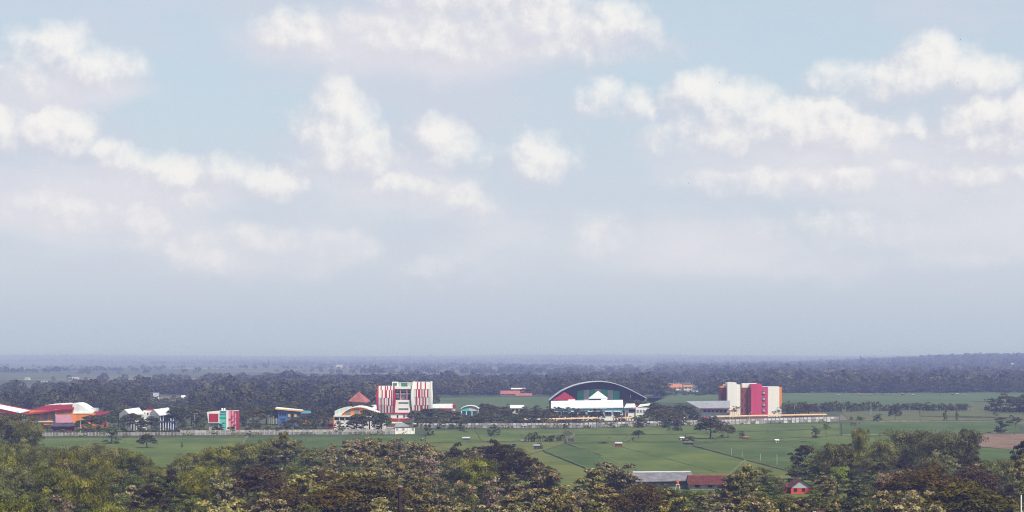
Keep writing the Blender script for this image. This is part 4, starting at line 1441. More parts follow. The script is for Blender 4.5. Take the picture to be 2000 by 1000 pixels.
# ------------------------------------------------------------------ houses beyond the campus
def cottage(label, x0, x1, y_ridge, y_eave, d, roof_m, wall_m, deep=9.0, nwin=2, name='village_house'):
    t_ = thing(name, label, 'house', base_of((x0 + x1) / 2, d))
    z0 = ground_height((x0 + x1 - 2000) / 2 * d / F, d)
    t_.location.z = z0
    gable_roof(t_, 'roof', roof_m, x0, x1, y_ridge, y_eave, d, deep / 2)
    a, b = pt(x0, y_eave, d), pt(x1, y_eave, d)
    zr = pt(x0, y_ridge, d + deep / 2).z
    mb = MB()
    ze = a.z - .1
    for x in (a.x, b.x):
        mb.face([(x, d + .3, z0), (x, d + deep - .3, z0), (x, d + deep - .3, ze), (x, d + deep / 2, zr - .35), (x, d + .3, ze)])
    mb.face([(a.x, d + .3, z0), (b.x, d + .3, z0), (b.x, d + .3, ze), (a.x, d + .3, ze)])
    mb.face([(a.x, d + deep - .3, z0), (b.x, d + deep - .3, z0), (b.x, d + deep - .3, ze), (a.x, d + deep - .3, ze)])
    mb.build('wall', wall_m, t_)
    wl = (b.x - a.x) / nwin
    for k in range(nwin):
        mb = MB()
        xm = a.x + wl * (k + .5)
        mb.box(xm - .7, xm + .7, d + .16, d + .4, max(z0 + .8, ze - 2.2), ze - .7)
        mb.build('window', GLASS, t_)
    return t_


cottage('broad pink-roofed house beyond the green strip left of the hall', 978, 1014, 763, 769, 1890, TILEP, LPINK, 12, 4)
cottage('pale-roofed house above the pink houses left of the hall', 999, 1034, 757.6, 759.6, 1925, ROOFW, TILEP, 10, 3)
cottage('pink house with long low roof nearest the great hall', 1008, 1038, 768, 772, 1880, TILEP, LPINK, 9, 3)
cottage('orange-roofed house far behind, left of the pink block', 1306, 1332, 749.5, 756, 2200, TILEO, WHITE, 14, 3)
cottage('small orange-roofed house right of its larger orange neighbour', 1336, 1352, 752, 755.4, 2190, TILEO, CREAM, 10, 2)
cottage('grey-roofed long house below the orange-roofed pair', 1344, 1363, 763, 766, 2090, ROOFG, LGREY, 10, 2)
cottage('white-roofed hut high behind the pink block', 1380, 1389, 737, 739.4, 3000, ROOFW, WHITE, 10, 1)
cottage('orange house on the wooded horizon at right', 1606, 1620, 732.5, 736, 2700, TILEO, TILEO, 10, 2)
cottage('red-roofed house among trees below the right horizon', 1744, 1758, 722.6, 725.6, 4300, TILEO, CREAM, 16, 2)
cottage('small white house beside the far red-roofed one', 1760, 1772, 724, 726.6, 4250, ROOFW, WHITE, 12, 2)
cottage('long white roof in the woods near the right border', 1965, 1983, 709.4, 711.6, 5200, ROOFW, WHITE, 24, 3)
cottage('tiny white house in the woods far right', 1846, 1851, 721.6, 724, 4300, ROOFW, WHITE, 10, 1)
cottage('white shed at the far edge of the woods, lower right', 1954, 1960, 730.6, 733, 3300, ROOFW, WHITE, 8, 1)
cottage('orange-roofed house alone in the hazy woods left of the tower', 545, 562, 742.6, 746, 2750, TILEO, CREAM, 14, 2)
cottage('grey-roofed house in the hazy woods above the orange hall', 134, 153, 736.4, 739.4, 3050, ROOFG, LPINK, 14, 3)
cottage('small grey-roofed house in the haze above the gabled houses', 232, 244, 739, 741, 3000, ROOFG, WHITE, 12, 2)
cottage('cream house in the haze near the left border', 80, 92, 743.6, 747, 2900, ROOFG, CREAM, 12, 2)
cottage('tiny white house at the left border in the haze', 48, 56, 737, 739, 3150, ROOFG, WHITE, 12, 1)
cottage('white-walled house behind the blue gabled house', 354, 366, 772, 778, 1720, ROOFW, WHITE, 8, 2)
cottage('whitewashed house half hidden in trees above the blue house', 295, 308, 767, 775, 1760, ROOFG, WHITE, 8, 2)
cottage('little white gable right of the whitewashed house', 368, 373, 770, 777, 1700, ROOFW, WHITE, 6, 1)
cottage('small white roof in the haze below the horizon at centre', 1286, 1294, 748.4, 750.6, 2500, ROOFW, WHITE, 10, 1)
cottage('white roof in the far haze above the tower', 846, 853, 712.2, 713.4, 7200, ROOFW, WHITE, 26, 1)
cottage('white roof in the far haze left of the tower', 656, 668, 712.4, 713.4, 7000, ROOFW, WHITE, 26, 2)
cottage('pale roof peeping over trees left of the white annex', 998, 1022, 791, 796, 1190, ROOFW, CREAM, 8, 3)

# transmission mast in the haze
mt = thing('lattice_mast', 'thin dark mast standing in the haze left of the tower', 'mast', base_of(524.5, 6500))
dm = 6500.0
x_ = (524.5 - 1000) * dm / F
for nm, dx_ in (('leg', -1.4), ('leg', 1.4), ('leg', 0)):
    mb = MB()
    mb.tube([(x_ + dx_ * 1.6, dm + (2 if dx_ == 0 else 0), -1), (x_ + dx_ * .4, dm + (1 if dx_ == 0 else 0), 27)], [.55, .4], 5)
    mb.build(nm, IRON, mt)
for z in (6, 13, 20, 26):
    mb = MB()
    mb.box(x_ - 2.4 + z * .06, x_ + 2.4 - z * .06, dm - .3, dm + .3, z, z + .7)
    mb.build('brace', IRON, mt)

# ------------------------------------------------------------------ parked cars before the annex
def car_meshes():
    b = MB()
    prof = [(-2.1, .35), (-2.15, .75), (-1.9, .95), (-1.15, 1.0), (-.6, 1.45), (.75, 1.48), (1.35, 1.0), (2.05, .9), (2.15, .6), (2.1, .35)]
    b.hexa([Vector((x, -.85, z)) for x, z in prof], [Vector((x, .85, z)) for x, z in prof])
    g_ = MB()
    gp = [(-1.02, 1.02), (-.56, 1.40), (.70, 1.42), (1.22, 1.02)]
    g_.hexa([Vector((x, -.88, z)) for x, z in gp], [Vector((x, .88, z)) for x, z in gp])
    wl = MB()
    wl.tube([(0, -.1, 0), (0, .1, 0)], [.32, .32], 10)
    return b.mesh('car_body'), g_.mesh('car_glass'), wl.mesh('car_wheel')


cb, cg, cw = car_meshes()
cg.materials.append(GLASS)
cw.materials.append(mat('tyre', (0.02, 0.02, 0.02), .9))
CARM = [WHITE, LGREY, mat('silver_car_paint', (0.45, 0.46, 0.5), .3, .08), mat('dark_car_paint', (0.05, 0.055, 0.08), .3, .08), mat('red_car_paint', (0.35, 0.03, 0.03), .3, .08)]
CN = ['white', 'pale grey', 'silver', 'dark blue', 'red']
carb = []
for m in CARM:
    q = cb.copy()
    q.materials.append(m)
    carb.append(q)
spots = [(1364, 816, 0), (1372, 815, 2), (1380, 814.4, 1), (1388, 814, 0), (1396, 813.6, 3), (1404, 813, 0), (1376, 818, 4), (1391, 817, 2), (1412, 814, 1), (1340, 819, 0), (1350, 818.4, 3), (1180, 819.4, 0), (1192, 819, 2)]
caritems = []
for px, py, k in spots:
    p = ground(px, py)
    c = thing('parked_car', 'car', 'car', p, 'cars parked inside the wall')
    caritems.append((c, f'{CN[k]} car parked {"left of the grey annex" if 1335 < px < 1362 else ("before the grey annex" if px > 1300 else "before the long white roof")}', px))
    c.rotation_euler = (0, 0, rng.uniform(-.4, .4) + (1.57 if rng.random() < .4 else 0))
    for nm, me, loc, rz in [('body', carb[k], (0, 0, 0), 0), ('windows', cg, (0, 0, 0), 0)] + [('wheel', cw, (x, y, .32), 0) for x in (-1.3, 1.35) for y in (-.78, .78)]:
        o = link(bpy.data.objects.new(nm, me))
        o.parent = c
        o.location = loc

# ------------------------------------------------------------------ lamp posts and poles
def pole(name, label, px, base_py, top_py, r_, m, arm=0.0, d=None, cap=None):
    d = d or depth_of(base_py)
    t_ = thing(name, label, 'pole', base_of(px, d))
    p = base_of(px, d)
    zt = pt(px, top_py, d).z
    mb = MB()
    mb.tube([p + Vector((0, 0, -.3)), p + Vector((0, 0, zt))], [r_ * 1.25, r_], 8)
    mb.build('shaft', m, t_)
    if arm:
        mb = MB()
        mb.tube([p + Vector((0, 0, zt - .1)), p + Vector((arm * .6, 0, zt + .35)), p + Vector((arm, 0, zt + .3))], [r_ * .6, r_ * .5, r_ * .4], 6)
        mb.build('arm', m, t_)
        mb = MB()
        mb.box(p.x + arm - .45, p.x + arm + .45, d - .15, d + .15, zt + .16, zt + .34)
        mb.build('lamp_head', LGREY, t_)
    if cap:
        mb = MB()
        mb.tube([p + Vector((0, 0, zt - .12)), p + Vector((0, 0, zt + .1))], [cap, cap], 10)
        mb.build('cap_plate', mat('pale_rust', (0.36, 0.22, 0.16), .7), t_)
    return t_


for k, (px, b, tp, arm) in enumerate([(157.5, 845, 820, 1.2), (380.5, 838, 808, 1.2), (779, 834, 811, -1.0), (624.5, 832, 808, 0), (484, 834, 820, 1.4), (1464, 824, 806, 0.9), (1552, 814, 792, 0.9), (1568, 814, 790, 0), (1701, 810, 785, 0)]):
    lab = ['lamp post beside the orange hall', 'lamp post between blue house and painted cube', 'tall thin pole at the tower foot', 'thin pole between blue block and arched hall', 'curved lamp post right of painted cube',
           'thin lamp post before the magenta slab', 'first lamp post right of the pink block', 'second lamp post right of the pink block', 'pale pole in the banana row'][k]
    pole('lamp_post' if arm else 'pole', 'slender ' + lab, px, b, tp, .12, STEEL, arm)
for k, (px, h_) in enumerate([(521, 806), (525.5, 804), (531, 807), (534, 804), (540, 808)]):
    pole('scaffold_pole', f'{["leftmost", "second", "middle", "fourth", "rightmost"][k]} pale bare pole of five before the blue block', px, 828, h_, .10, LGREY)
for k, (px, b, tp) in enumerate([(1428.6, 890, 875), (1449.4, 895, 880), (1485.2, 902, 886), (1517.4, 909, 887)]):
    pole('paddy_pole', f'{["leftmost", "second", "third", "rightmost"][k]} thin grey pole in the row across the paddy', px, b, tp, .09, CONC)
pole('iron_post', 'dark iron post with flat rusty cap in the foreground trees', 781, 1034, 950, .30, IRON, d=300, cap=.42)
pole('white_mast', 'thin white mast at the right border in the foreground', 1994.5, 1100, 967, .11, WHITE, d=300)

# ------------------------------------------------------------------ field huts
def hut(label, x0, x1, y_top, base_py, roof_m, wall_m, open_=False):
    d = depth_of(base_py)
    t_ = thing('field_hut', label, 'hut', base_of((x0 + x1) / 2, d))
    a, b = pt(x0, y_top, d), pt(x1, y_top, d)
    z = a.z
    wd = b.x - a.x
    dp = max(1.6, wd * .8)
    mb = MB()
    q = [Vector((a.x - .25, d - .3, z - .25)), Vector((b.x + .25, d - .3, z - .25)), Vector((b.x + .25, d + dp + .2, z + .15)), Vector((a.x - .25, d + dp + .2, z + .15))]
    mb.hexa(q, [v_ - Vector((0, 0, .12)) for v_ in q])
    mb.build('roof', roof_m, t_)
    for x in (a.x, b.x):
        for y in (d, d + dp):
            mb = MB()
            mb.box(x - .07, x + .07, y - .07, y + .07, 0, z - .3)
            mb.build('post', WOOD, t_)
    mb = MB()
    mb.box(a.x + .1, b.x - .1, d + (dp - .12 if open_ else .05), d + dp - .02 if open_ else d + .15, .25, z - .45)
    mb.build('wall', wall_m, t_)
    mb = MB()
    mb.box(a.x + .08, a.x + .16, d + .18, d + dp - .15, .25, z - .45)
    mb.build('side_wall', wall_m, t_)
    if not open_:
        mb = MB()
        xm = a.x + wd * .55
        mb.box(xm - .35, xm + .35, d - .02, d + .04, .25, min(z - .55, 1.7))
        mb.build('door', WOOD, t_)
    return t_


hut('brown open field hut with white roof alone in the paddy', 1202.5, 1214.5, 864.4, 874.5, LGREY, RUST_AND_SHADE, False)
hut('blue field hut with red roof beside the banana plants', 1110.5, 1120.5, 856.4, 864.6, TILE, BLUE)
hut('dark field hut under a small tree by the banana plants', 1043, 1054, 869, 879.5, ROOFG, NAVY)
hut('white-roofed field hut behind the foreground wood', 904, 917, 854.4, 861, LGREY, BLUE)
hut('low grey field hut left of the banana plants', 1018, 1026, 859.6, 864, ROOFG, CONCD)
hut('small pale hut against the weathered wall', 1020.5, 1029, 830.5, 837.5, ROOFG, GREY)
hut('white hut tucked beside a round tree in the paddy', 1329, 1336, 854, 860.5, WHITE, WHITE)
hut('dark thatched hut beneath the round tree in the paddy', 1337, 1354, 863, 871, THATCH, NAVY)
hut('tiny pink-roofed shelter under the tree on the bund', 1452, 1462, 853, 858, TILEP, WOOD, True)
hut('small white box standing alone in the right-hand paddy', 1515, 1521, 858.6, 866.5, WHITE, WHITE)
hut('dark little shelter beside the ploughed plot', 1949, 1960, 839, 846, NAVY, WOOD, True)

ORDH = ['first', 'second', 'third', 'fourth', 'fifth', 'sixth', 'seventh', 'eighth', 'ninth', 'tenth', 'eleventh', 'twelfth', 'thirteenth', 'fourteenth']
for k, px in enumerate([1636, 1662, 1676, 1681, 1698, 1706, 1722, 1745, 1761, 1782, 1834, 1858, 1868, 1882]):
    yb = 771 + rng.uniform(-1.5, 3.5)
    hut(f'tiny field hut on the far paddy strip, {ORDH[k]} from the left', px, px + rng.uniform(3, 6), yb - rng.uniform(2, 3.4), yb, rng.choice([ROOFG, THATCH, LGREY, TILEP]), rng.choice([WOOD, CONCD, NAVY]), rng.random() < .4)

# ------------------------------------------------------------------ houses in the foreground trees
d = 575.0
ASB = mat('old_fibre_cement_roof', (0.20, 0.20, 0.225), .9, .35, .6)
wh = thing('grey_warehouse', 'long grey warehouse roof with white ridge below the paddies', 'warehouse', base_of(1295, d))
slab(wh, 'roof', ASB, [(1226, 941, d - 8), (1358, 938, d - 8), (1350, 921.4, d), (1236, 922.4, d)], .2)
slab(wh, 'ridge_cap', LGREY, [(1236, 922.4, d - .3), (1349, 921, d - .3), (1349, 919.6, d + .4), (1236, 920.6, d + .4)], .3)
slab(wh, 'roof', ASB, [(1236, 922.2, d + .2), (1350, 921.2, d + .2), (1352, 927, d + 9), (1232, 928, d + 9)], .2)
rect(wh, 'wall', CONCD, 1230, 1354, 941.5, None, d - 7, 14)
for k in range(7):
    x = 1244 + k * 16
    slab(wh, 'skylight', GGLASS, [(x - 2, 934.5, d - 5.2), (x + 3, 934.3, d - 5.2), (x + 3, 931.6, d - 3.9), (x - 2, 931.8, d - 3.9)], .05)
rh = thing('red_tiled_house', 'house with long red tiled roof in the foreground trees', 'house', base_of(1384, 560))
d = 560.0
# tile courses, each row its own overlapping strip
zr_, ze_ = pt(1343, 928.4, d + 3.5).z, pt(1343, 946.6, d - 1).z
x0_, x1_ = pt(1344, 0, d).x, pt(1425, 0, d).x
NC = 9
for s in (-1, 1):
    for k in range(NC):
        f0, f1 = k / NC, (k + 1) / NC
        ya, yb = d + 3.5 + s * 4.5 * f0, d + 3.5 + s * 4.5 * f1 + s * .06
        za, zb = zr_ + (ze_ - zr_) * f0, zr_ + (ze_ - zr_) * f1
        mb = MB()
        q = [Vector((x0_, yb, zb + .05)), Vector((x1_, yb, zb + .05)), Vector((x1_, ya, za)), Vector((x0_, ya, za))]
        mb.hexa(q, [v_ - Vector((0, 0, .09)) for v_ in q])
        mb.build('tile_course', TILE, rh)
mb = MB()
mb.box(x0_ - .1, x1_ + .1, d + 3.35, d + 3.65, zr_ - .05, zr_ + .18)
mb.build('ridge_tiles', TILEP, rh)
mb = MB()
mb.box(x0_ + .5, x1_ - .5, d - .2, d + 7.2, 0, ze_ - .02)
mb.build('wall', CONC, rh)
mb = MB()
for xx in (x0_ + .35, x1_ - .35):
    mb.hexa([Vector((xx - .1, d - .4, ze_ + .1)), Vector((xx - .1, d + 7.4, ze_ + .1)), Vector((xx - .1, d + 3.5, zr_ - .12))], [Vector((xx + .1, d - .4, ze_ + .1)), Vector((xx + .1, d + 7.4, ze_ + .1)), Vector((xx + .1, d + 3.5, zr_ - .12))])
mb.build('gable', CONC, rh)
for k in range(3):
    xx = x0_ + 2 + k * 3.6
    mb = MB()
    mb.box(xx, xx + 1.2, d - .35, d - .15, 1.0, 2.1)
    mb.build('window', GLASS, rh)
wb = thing('water_drum', 'bright orange drum on a white stand by the tiled house', 'drum', base_of(1323.5, 556))
p = pt(1323.5, 945, 556)
mb = MB()
mb.tube([p + Vector((0, 0, -.1)), p + Vector((0, 0, .25)), p + Vector((0, 0, .65)), p + Vector((0, 0, .8))], [.28, .38, .36, .15], 10)
mb.build('drum', mat('orange_plastic', (0.75, 0.10, 0.02), .4, .05), wb)
for dx_ in (-.5, .5):
    for dy_ in (-.5, .5):
        mb = MB()
        mb.tube([(p.x + dx_ * 1.6, p.y + dy_ * 1.6, 0), (p.x + dx_ * .6, p.y + dy_ * .6, p.z - .1)], [.06, .06], 5)
        mb.build('stand_leg', WHITE, wb)
mb = MB()
mb.box(p.x - .5, p.x + .5, p.y - .5, p.y + .5, p.z - .2, p.z - .1)
mb.build('stand_top', WHITE, wb)

d = 545.0
ch = thing('coral_walled_house', 'small gabled house with coral red wall in the foreground trees', 'house', base_of(1562, d))
CORAL = mat('coral_paint', (0.62, 0.085, 0.065), .6, .15, 1.0)
gx0, gx1, gxm = pt(1542, 0, d).x, pt(1590, 0, d).x, pt(1564, 0, d).x
ze_, zr_ = pt(0, 953, d).z, pt(0, 936, d).z
mb = MB()
mb.hexa([Vector((gx0 + .4, d, ze_)), Vector((gx1 - .4, d, ze_)), Vector((gxm, d, zr_ - .15))], [Vector((gx0 + .4, d + .2, ze_)), Vector((gx1 - .4, d + .2, ze_)), Vector((gxm, d + .2, zr_ - .15))])
mb.build('gable', GREY, ch)
mb = MB()
mb.box(gx0 + .4, gx1 - .4, d, d + 8, 0, ze_ - .02)
mb.build('wall', CORAL, ch)
for s, gx in ((-1, gx0), (1, gx1)):
    NC = 6
    for k in range(NC):
        f0, f1 = k / NC, (k + 1.05) / NC
        xa, xb = gxm + (gx - gxm) * f0, gxm + (gx - gxm) * f1
        za, zb = zr_ + (ze_ - zr_) * f0, zr_ + (ze_ - zr_) * f1
        mb = MB()
        q = [Vector((xa, d - .5, za)), Vector((xb, d - .5, zb + .04)), Vector((xb, d + 8.4, zb + .04)), Vector((xa, d + 8.4, za))]
        mb.hexa(q, [v_ - Vector((0, 0, .09)) for v_ in q])
        mb.build('tile_course', TILE, ch)
for k in range(2):
    mb = MB()
    mb.box(gx0 + 1.2 + k * 2.2, gx0 + 2.1 + k * 2.2, d - .1, d + .1, .9, 1.75)
    mb.build('window', GLASS, ch)
ts = thing('tiled_shed', 'small tiled shed roof left of the coral walled house', 'shed', base_of(1534, 552))
slab(ts, 'roof', TILE, [(1519, 951, 546), (1540, 951, 546), (1539, 941, 555), (1520, 941, 555)], .15)
rect(ts, 'wall', CORAL, 1521, 1538, 951.8, None, 547, 7)
tr_ = thing('tiled_eaves_house', 'house showing one reddish roof corner among the trees at bottom', 'house', base_of(1625, 430))
slab(tr_, 'roof', TILE, [(1588, 1006, 426), (1650, 1006, 426), (1640, 992, 434), (1602, 990, 434)], .15)
slab(tr_, 'roof', TILE, [(1602, 990, 434.2), (1640, 992, 434.2), (1650, 1004, 442), (1588, 1004, 442)], .15)
rect(tr_, 'wall', CREAM, 1594, 1646, 1007, None, 428, 12)

# birds
for k, (px, py) in enumerate([(1876, 77), (1870, 162), (1406, 161), (1345, 358)]):
    p = pt(px, py, 640)
    b = thing('bird', ['tiny bird highest in the sky at right', 'tiny bird before the big right-hand cloud', 'tiny bird at the top edge of the long right cloud', 'tiny bird lowest in the clear sky right of centre'][k], 'bird', p, 'birds in the sky')
    mb = MB()
    mb.tube([p + Vector((-.14, 0, 0)), p + Vector((-.05, 0, .01)), p + Vector((.08, 0, .02)), p + Vector((.16, 0, 0))], [.005, .04, .035, .01], 6)
    mb.build('body', IRON, b)
    for s in (-1, 1):
        mb = MB()
        q = [p + Vector((.08, 0, .03)), p + Vector((-.06, 0, .03)), p + Vector((-.05, s * .2, .16)), p + Vector((-.10, s * .38, .10)), p + Vector((.02, s * .24, .17))]
        mb.hexa(q, [v_ - Vector((0, 0, .012)) for v_ in q])
        mb.build('wing', IRON, b)

# ------------------------------------------------------------------ the wood in the foreground
SIL = [(-60, 806), (0, 808), (55, 820), (78, 866), (130, 868), (200, 860), (250, 872), (290, 886), (315, 908), (335, 890), (360, 880), (420, 873), (480, 862),
       (515, 852), (555, 844), (592, 858), (610, 874), (640, 862), (700, 845), (740, 843), (780, 850), (840, 854), (870, 872), (900, 872), (935, 862), (985, 856),
       (1015, 866), (1045, 884), (1062, 900), (1095, 914), (1112, 950), (1135, 936), (1148, 900), (1185, 893), (1225, 904), (1245, 938), (1300, 940),
       (1330, 952), (1420, 952), (1432, 908), (1455, 896), (1475, 912), (1515, 930), (1526, 962), (1588, 962), (1598, 905), (1615, 885), (1640, 878), (1690, 866), (1740, 862), (1780, 852), (1850, 852), (1902, 856), (1918, 892), (1970, 894), (1985, 880), (2060, 856)]


def sil(px):
    for (a, ya), (b, yb) in zip(SIL[:-1], SIL[1:]):
        if a <= px <= b:
            return ya + (yb - ya) * (px - a) / (b - a)
    return 900


LAND = [(781, 965, 'dark iron post'), (1295, 925, 'long grey warehouse roof'), (1383, 935, 'red tiled roof'), (1562, 945, 'coral walled house'),
        (1950, 862, 'ploughed plot'), (1215, 870, 'brown field hut'), (1048, 873, 'dark field hut'), (911, 856, 'white roofed field hut'),
        (1994, 985, 'white mast'), (500, 935, 'brown flat-topped rain tree'), (1638, 920, 'lime green tree'), (110, 980, 'tan-pink flowering tree'),
        (555, 850, 'tall bronze teak tree'), (310, 890, 'notch of open paddy'), (30, 815, 'tall clump at left edge'), (1880, 965, 'wide ochre rain tree'), (715, 960, 'wide dark rain tree')]


def where(px, py):
    q = min(LAND, key=lambda L: (L[0] - px) ** 2 + ((L[1] - py) * 1.5) ** 2)
    ddx, ddy = px - q[0], py - q[1]
    if abs(ddx) > 1.2 * abs(ddy):
        side = 'right of' if ddx > 0 else 'left of'
        far = 'just ' if abs(ddx) < 70 else ('' if abs(ddx) < 170 else 'well ')
    else:
        side = 'below' if ddy > 0 else 'behind'
        far = 'just ' if abs(ddy) < 35 else ''
    return f'{far}{side} the {q[2]}'


DESC = {'bloom': 'pale tan flowering tree', 'teak': 'bronze-leaved teak tree', 'bamboo': 'feathery olive bamboo clump', 'rain': 'flat-topped brown rain tree', 'dark': 'dense dark mango tree', 'green': 'dull green broadleaf tree'}
fg = []


def fgt(kind, px, top_py, h, rad, label=None):
    d = (H - h) * F / (top_py - HOR)
    loc = Vector(((px - 1000) * d / F, d, 0.0))
    rad *= 1.22
    fg.append((loc.x, loc.y, rad, px, top_py))
    return tree(kind, loc, h, rad, label)


# the ones that stand out in the photograph
SPECIAL = [
    ('teak', 557, 843, 14, 5.2, 'tall bronze teak tree rising highest against the white wall'),
    ('teak', 705, 846, 13, 5.5, 'broad bronze teak tree under the white end of the wall'),
    ('teak', 755, 850, 13, 5.0, 'rusty brown teak tree right beside the broad bronze one'),
    ('teak', 815, 853, 12.5, 5.5, 'pale bronze teak tree at the top of the wood below the tower'),
    ('teak', 655, 862, 12, 4.5, 'bronze teak tree between the tall teak and the broad one'),
    ('dark', 962, 855, 12.5, 4.6, 'darkest mango tree at the top of the wood by the paddies'),
    ('dark', 1000, 866, 12, 4.4, 'very dark mango tree on the edge of the open paddies'),
    ('dark', 892, 862, 11.5, 4.0, 'dark mango tree with yellow sprigs near the white roofed hut'),
    ('dark', 1040, 888, 11, 4.2, 'dark rounded mango tree overhanging the diagonal paddy path'),
    ('teak', 1066, 904, 11, 4.6, 'purplish brown teak tree at the corner of the paddies'),
    ('bamboo', 905, 890, 11, 5.5, 'light olive bamboo clump in the middle of the teak trees'),
    ('bamboo', 940, 896, 11, 5.0, 'yellow-olive bamboo clump below the darkest mango tree'),
    ('teak', 1185, 891, 12, 5.2, 'rounded teak tree standing left of the long grey roof'),
    ('teak', 1160, 906, 11, 4.0, 'smaller teak tree leaning on the rounded teak by the grey roof'),
    ('teak', 1212, 902, 11, 4.0, 'green-tinged teak tree touching the left end of the grey roof'),
    ('teak', 1456, 893, 13.5, 3.6, 'tall green teak tree behind the red tiled roof'),
    ('teak', 1436, 912, 11, 3.0, 'small teak tree at the gable of the red tiled roof'),
    ('green', 1492, 912, 9, 4.0, 'soft grey-green tree right of the red tiled roof'),
    ('rain', 503, 906, 12, 6.6, 'brown flat-topped rain tree alone among the left-hand trees'),
    ('rain', 715, 924, 13, 9.0, 'wide dark rain tree left of the dark iron post'),
    ('rain', 660, 945, 11, 6.0, 'dark rain tree at the left foot of the widest dark one'),
    ('rain', 1880, 934, 13.5, 9.2, 'wide ochre rain tree in the lower right corner'),
    ('rain', 1800, 905, 13, 7.5, 'dark green layered rain tree behind the wide ochre one'),
    ('rain', 1250, 948, 11, 5.4, 'dark spreading rain tree below the long grey roof'),
    ('rain', 1900, 905, 11, 5.6, 'dark layered rain tree beyond the wide ochre one'),
    ('bright', 1638, 911, 8.5, 2.9, 'lime green tree shining among the dark bamboo'),
    ('bloom', 112, 962, 13, 4.0, 'tan-pink flowering tree in the lower left corner'),
    ('bloom', 1735, 912, 11.5, 3.6, 'tan flowering tree among the dark trees right of the lime green one'),
    ('bloom', 965, 928, 11, 3.2, 'pale tan flowering tree below the yellow-olive bamboo'),
    ('bloom', 838, 884, 11, 2.8, 'tan rounded flowering tree left of the light olive bamboo'),
    ('teak', 430, 912, 13, 3.4, 'slim green-white teak tree left of the brown rain tree'),
    ('teak', 600, 908, 13, 5.2, 'golden brown teak tree right of the brown rain tree'),
    ('bamboo', 25, 808, 16, 8.0, 'tall feathery bamboo clump on the left edge before the wall'),
    ('bamboo', 58, 826, 14, 5.0, 'olive bamboo clump leaning out from the left edge'),
    ('bamboo', 1680, 836, 15, 3.2, 'tall thin bamboo plume highest above the right-hand paddies'),
    ('bamboo', 1722, 858, 13.5, 4.6, 'bamboo clump right of the tall thin plume'),
    ('bamboo', 1772, 838, 15.5, 6.2, 'large bamboo clump in the right-hand thicket'),
    ('bamboo', 1835, 841, 15.5, 6.0, 'broad bamboo clump below the green strip of paddy'),
    ('bamboo', 1888, 838, 15.5, 4.6, 'bamboo clump arching beside the ploughed plot'),
    ('dark', 1648, 858, 14, 3.6, 'tall dark tree at the left end of the bamboo thicket'),
    ('bamboo', 1625, 866, 13.5, 5.0, 'bamboo clump by the tall dark tree of the thicket'),
    ('dark', 1572, 862, 12, 4.2, 'tall dark tree standing free behind the coral walled house'),
    ('green', 1600, 880, 10.5, 4.0, 'green tree just right of the tall dark one behind the house'),
    ('green', 1552, 900, 7.8, 3.4, 'low green tree behind the coral walled house'),
    ('dark', 1999, 852, 14.5, 3.0, 'dark tree cut by the right edge of the picture'),
    ('teak', 1992, 884, 12.5, 2.8, 'brown teak tree on the right edge under the dark tree'),
    ('bamboo', 1948, 899, 10, 4.0, 'bamboo clump in front of the ploughed plot'),
    ('teak', 1770, 935, 14, 5.0, 'big-leaved teak tree left of the wide ochre rain tree'),
    ('teak', 1745, 955, 13.5, 4.4, 'pale-leaved teak tree in front of the big-leaved one'),
    ('teak', 1790, 962, 13, 4.4, 'grey-leaved teak tree touching the wide ochre rain tree'),
    ('green', 1508, 936, 6.5, 3.0, 'low green shrub left of the tiled shed'),
    ('teak', 1614, 920, 7.5, 3.0, 'teak tree just right of the coral walled house'),
    ('green', 1520, 926, 5.6, 2.2, 'green shrub behind the small tiled shed'),
    ('green', 1598, 934, 4.6, 2.0, 'shrub touching the right end of the coral walled house'),
    ('bamboo', 425, 872, 11, 6.0, 'olive bamboo clump under the long grey fence'),
    ('bamboo', 480, 864, 11.5, 6.0, 'smooth olive bamboo clump left of the tall bronze teak'),
    ('green', 612, 874, 10.5, 4.6, 'soft green tree between the tall teak and the bronze teaks'),
    ('dark', 525, 880, 11, 4.0, 'dark green tree at the foot of the tall bronze teak'),
]
for s in SPECIAL:
    fgt(*s)

# low trees and shrubs before the houses, keeping the roofs in view
rl_ = random.Random(31)
for k in range(30):
    px = 1236 + 12.6 * k + rl_.uniform(-4, 4)
    fgt(rl_.choice(['teak', 'green', 'dark', 'green', 'teak', 'rain']), px, sil(px) + rl_.uniform(2, 9) if not 1432 < px < 1522 else rl_.uniform(940, 960), rl_.uniform(5.0, 7.0), rl_.uniform(2.4, 3.4))

# the rest of the wood: kinds by region, crowns kept apart
ZONES = [   # x0, x1, y0, y1, weights
    (-80, 340, 800, 905, {'bamboo': 7, 'green': 3}),
    (-80, 420, 905, 1200, {'bamboo': 6, 'green': 5, 'rain': 1, 'dark': 1, 'teak': 1}),
    (340, 600, 840, 905, {'bamboo': 5, 'green': 2, 'teak': 2}),
    (420, 700, 905, 1200, {'teak': 6, 'green': 2, 'rain': 2}),
    (600, 900, 840, 930, {'teak': 8, 'green': 1}),
    (700, 1240, 905, 1200, {'teak': 9, 'dark': 1, 'green': 1}),
    (860, 1100, 840, 905, {'dark': 3, 'teak': 3, 'bamboo': 2}),
    (1100, 1540, 880, 1200, {'teak': 5, 'green': 2, 'rain': 2, 'dark': 2}),
    (1540, 1720, 900, 1200, {'teak': 6, 'green': 2, 'dark': 2}),
    (1540, 2080, 840, 945, {'bamboo': 4, 'green': 3, 'dark': 2, 'teak': 2}),
    (1720, 2080, 945, 1200, {'green': 3, 'teak': 3, 'rain': 2, 'dark': 1}),
]
r4 = random.Random(21)
placed = 0
HOUSE_KEEP = [(1228, 1440, 905, 960), (1515, 1600, 925, 985)]      # keep the house fronts in view
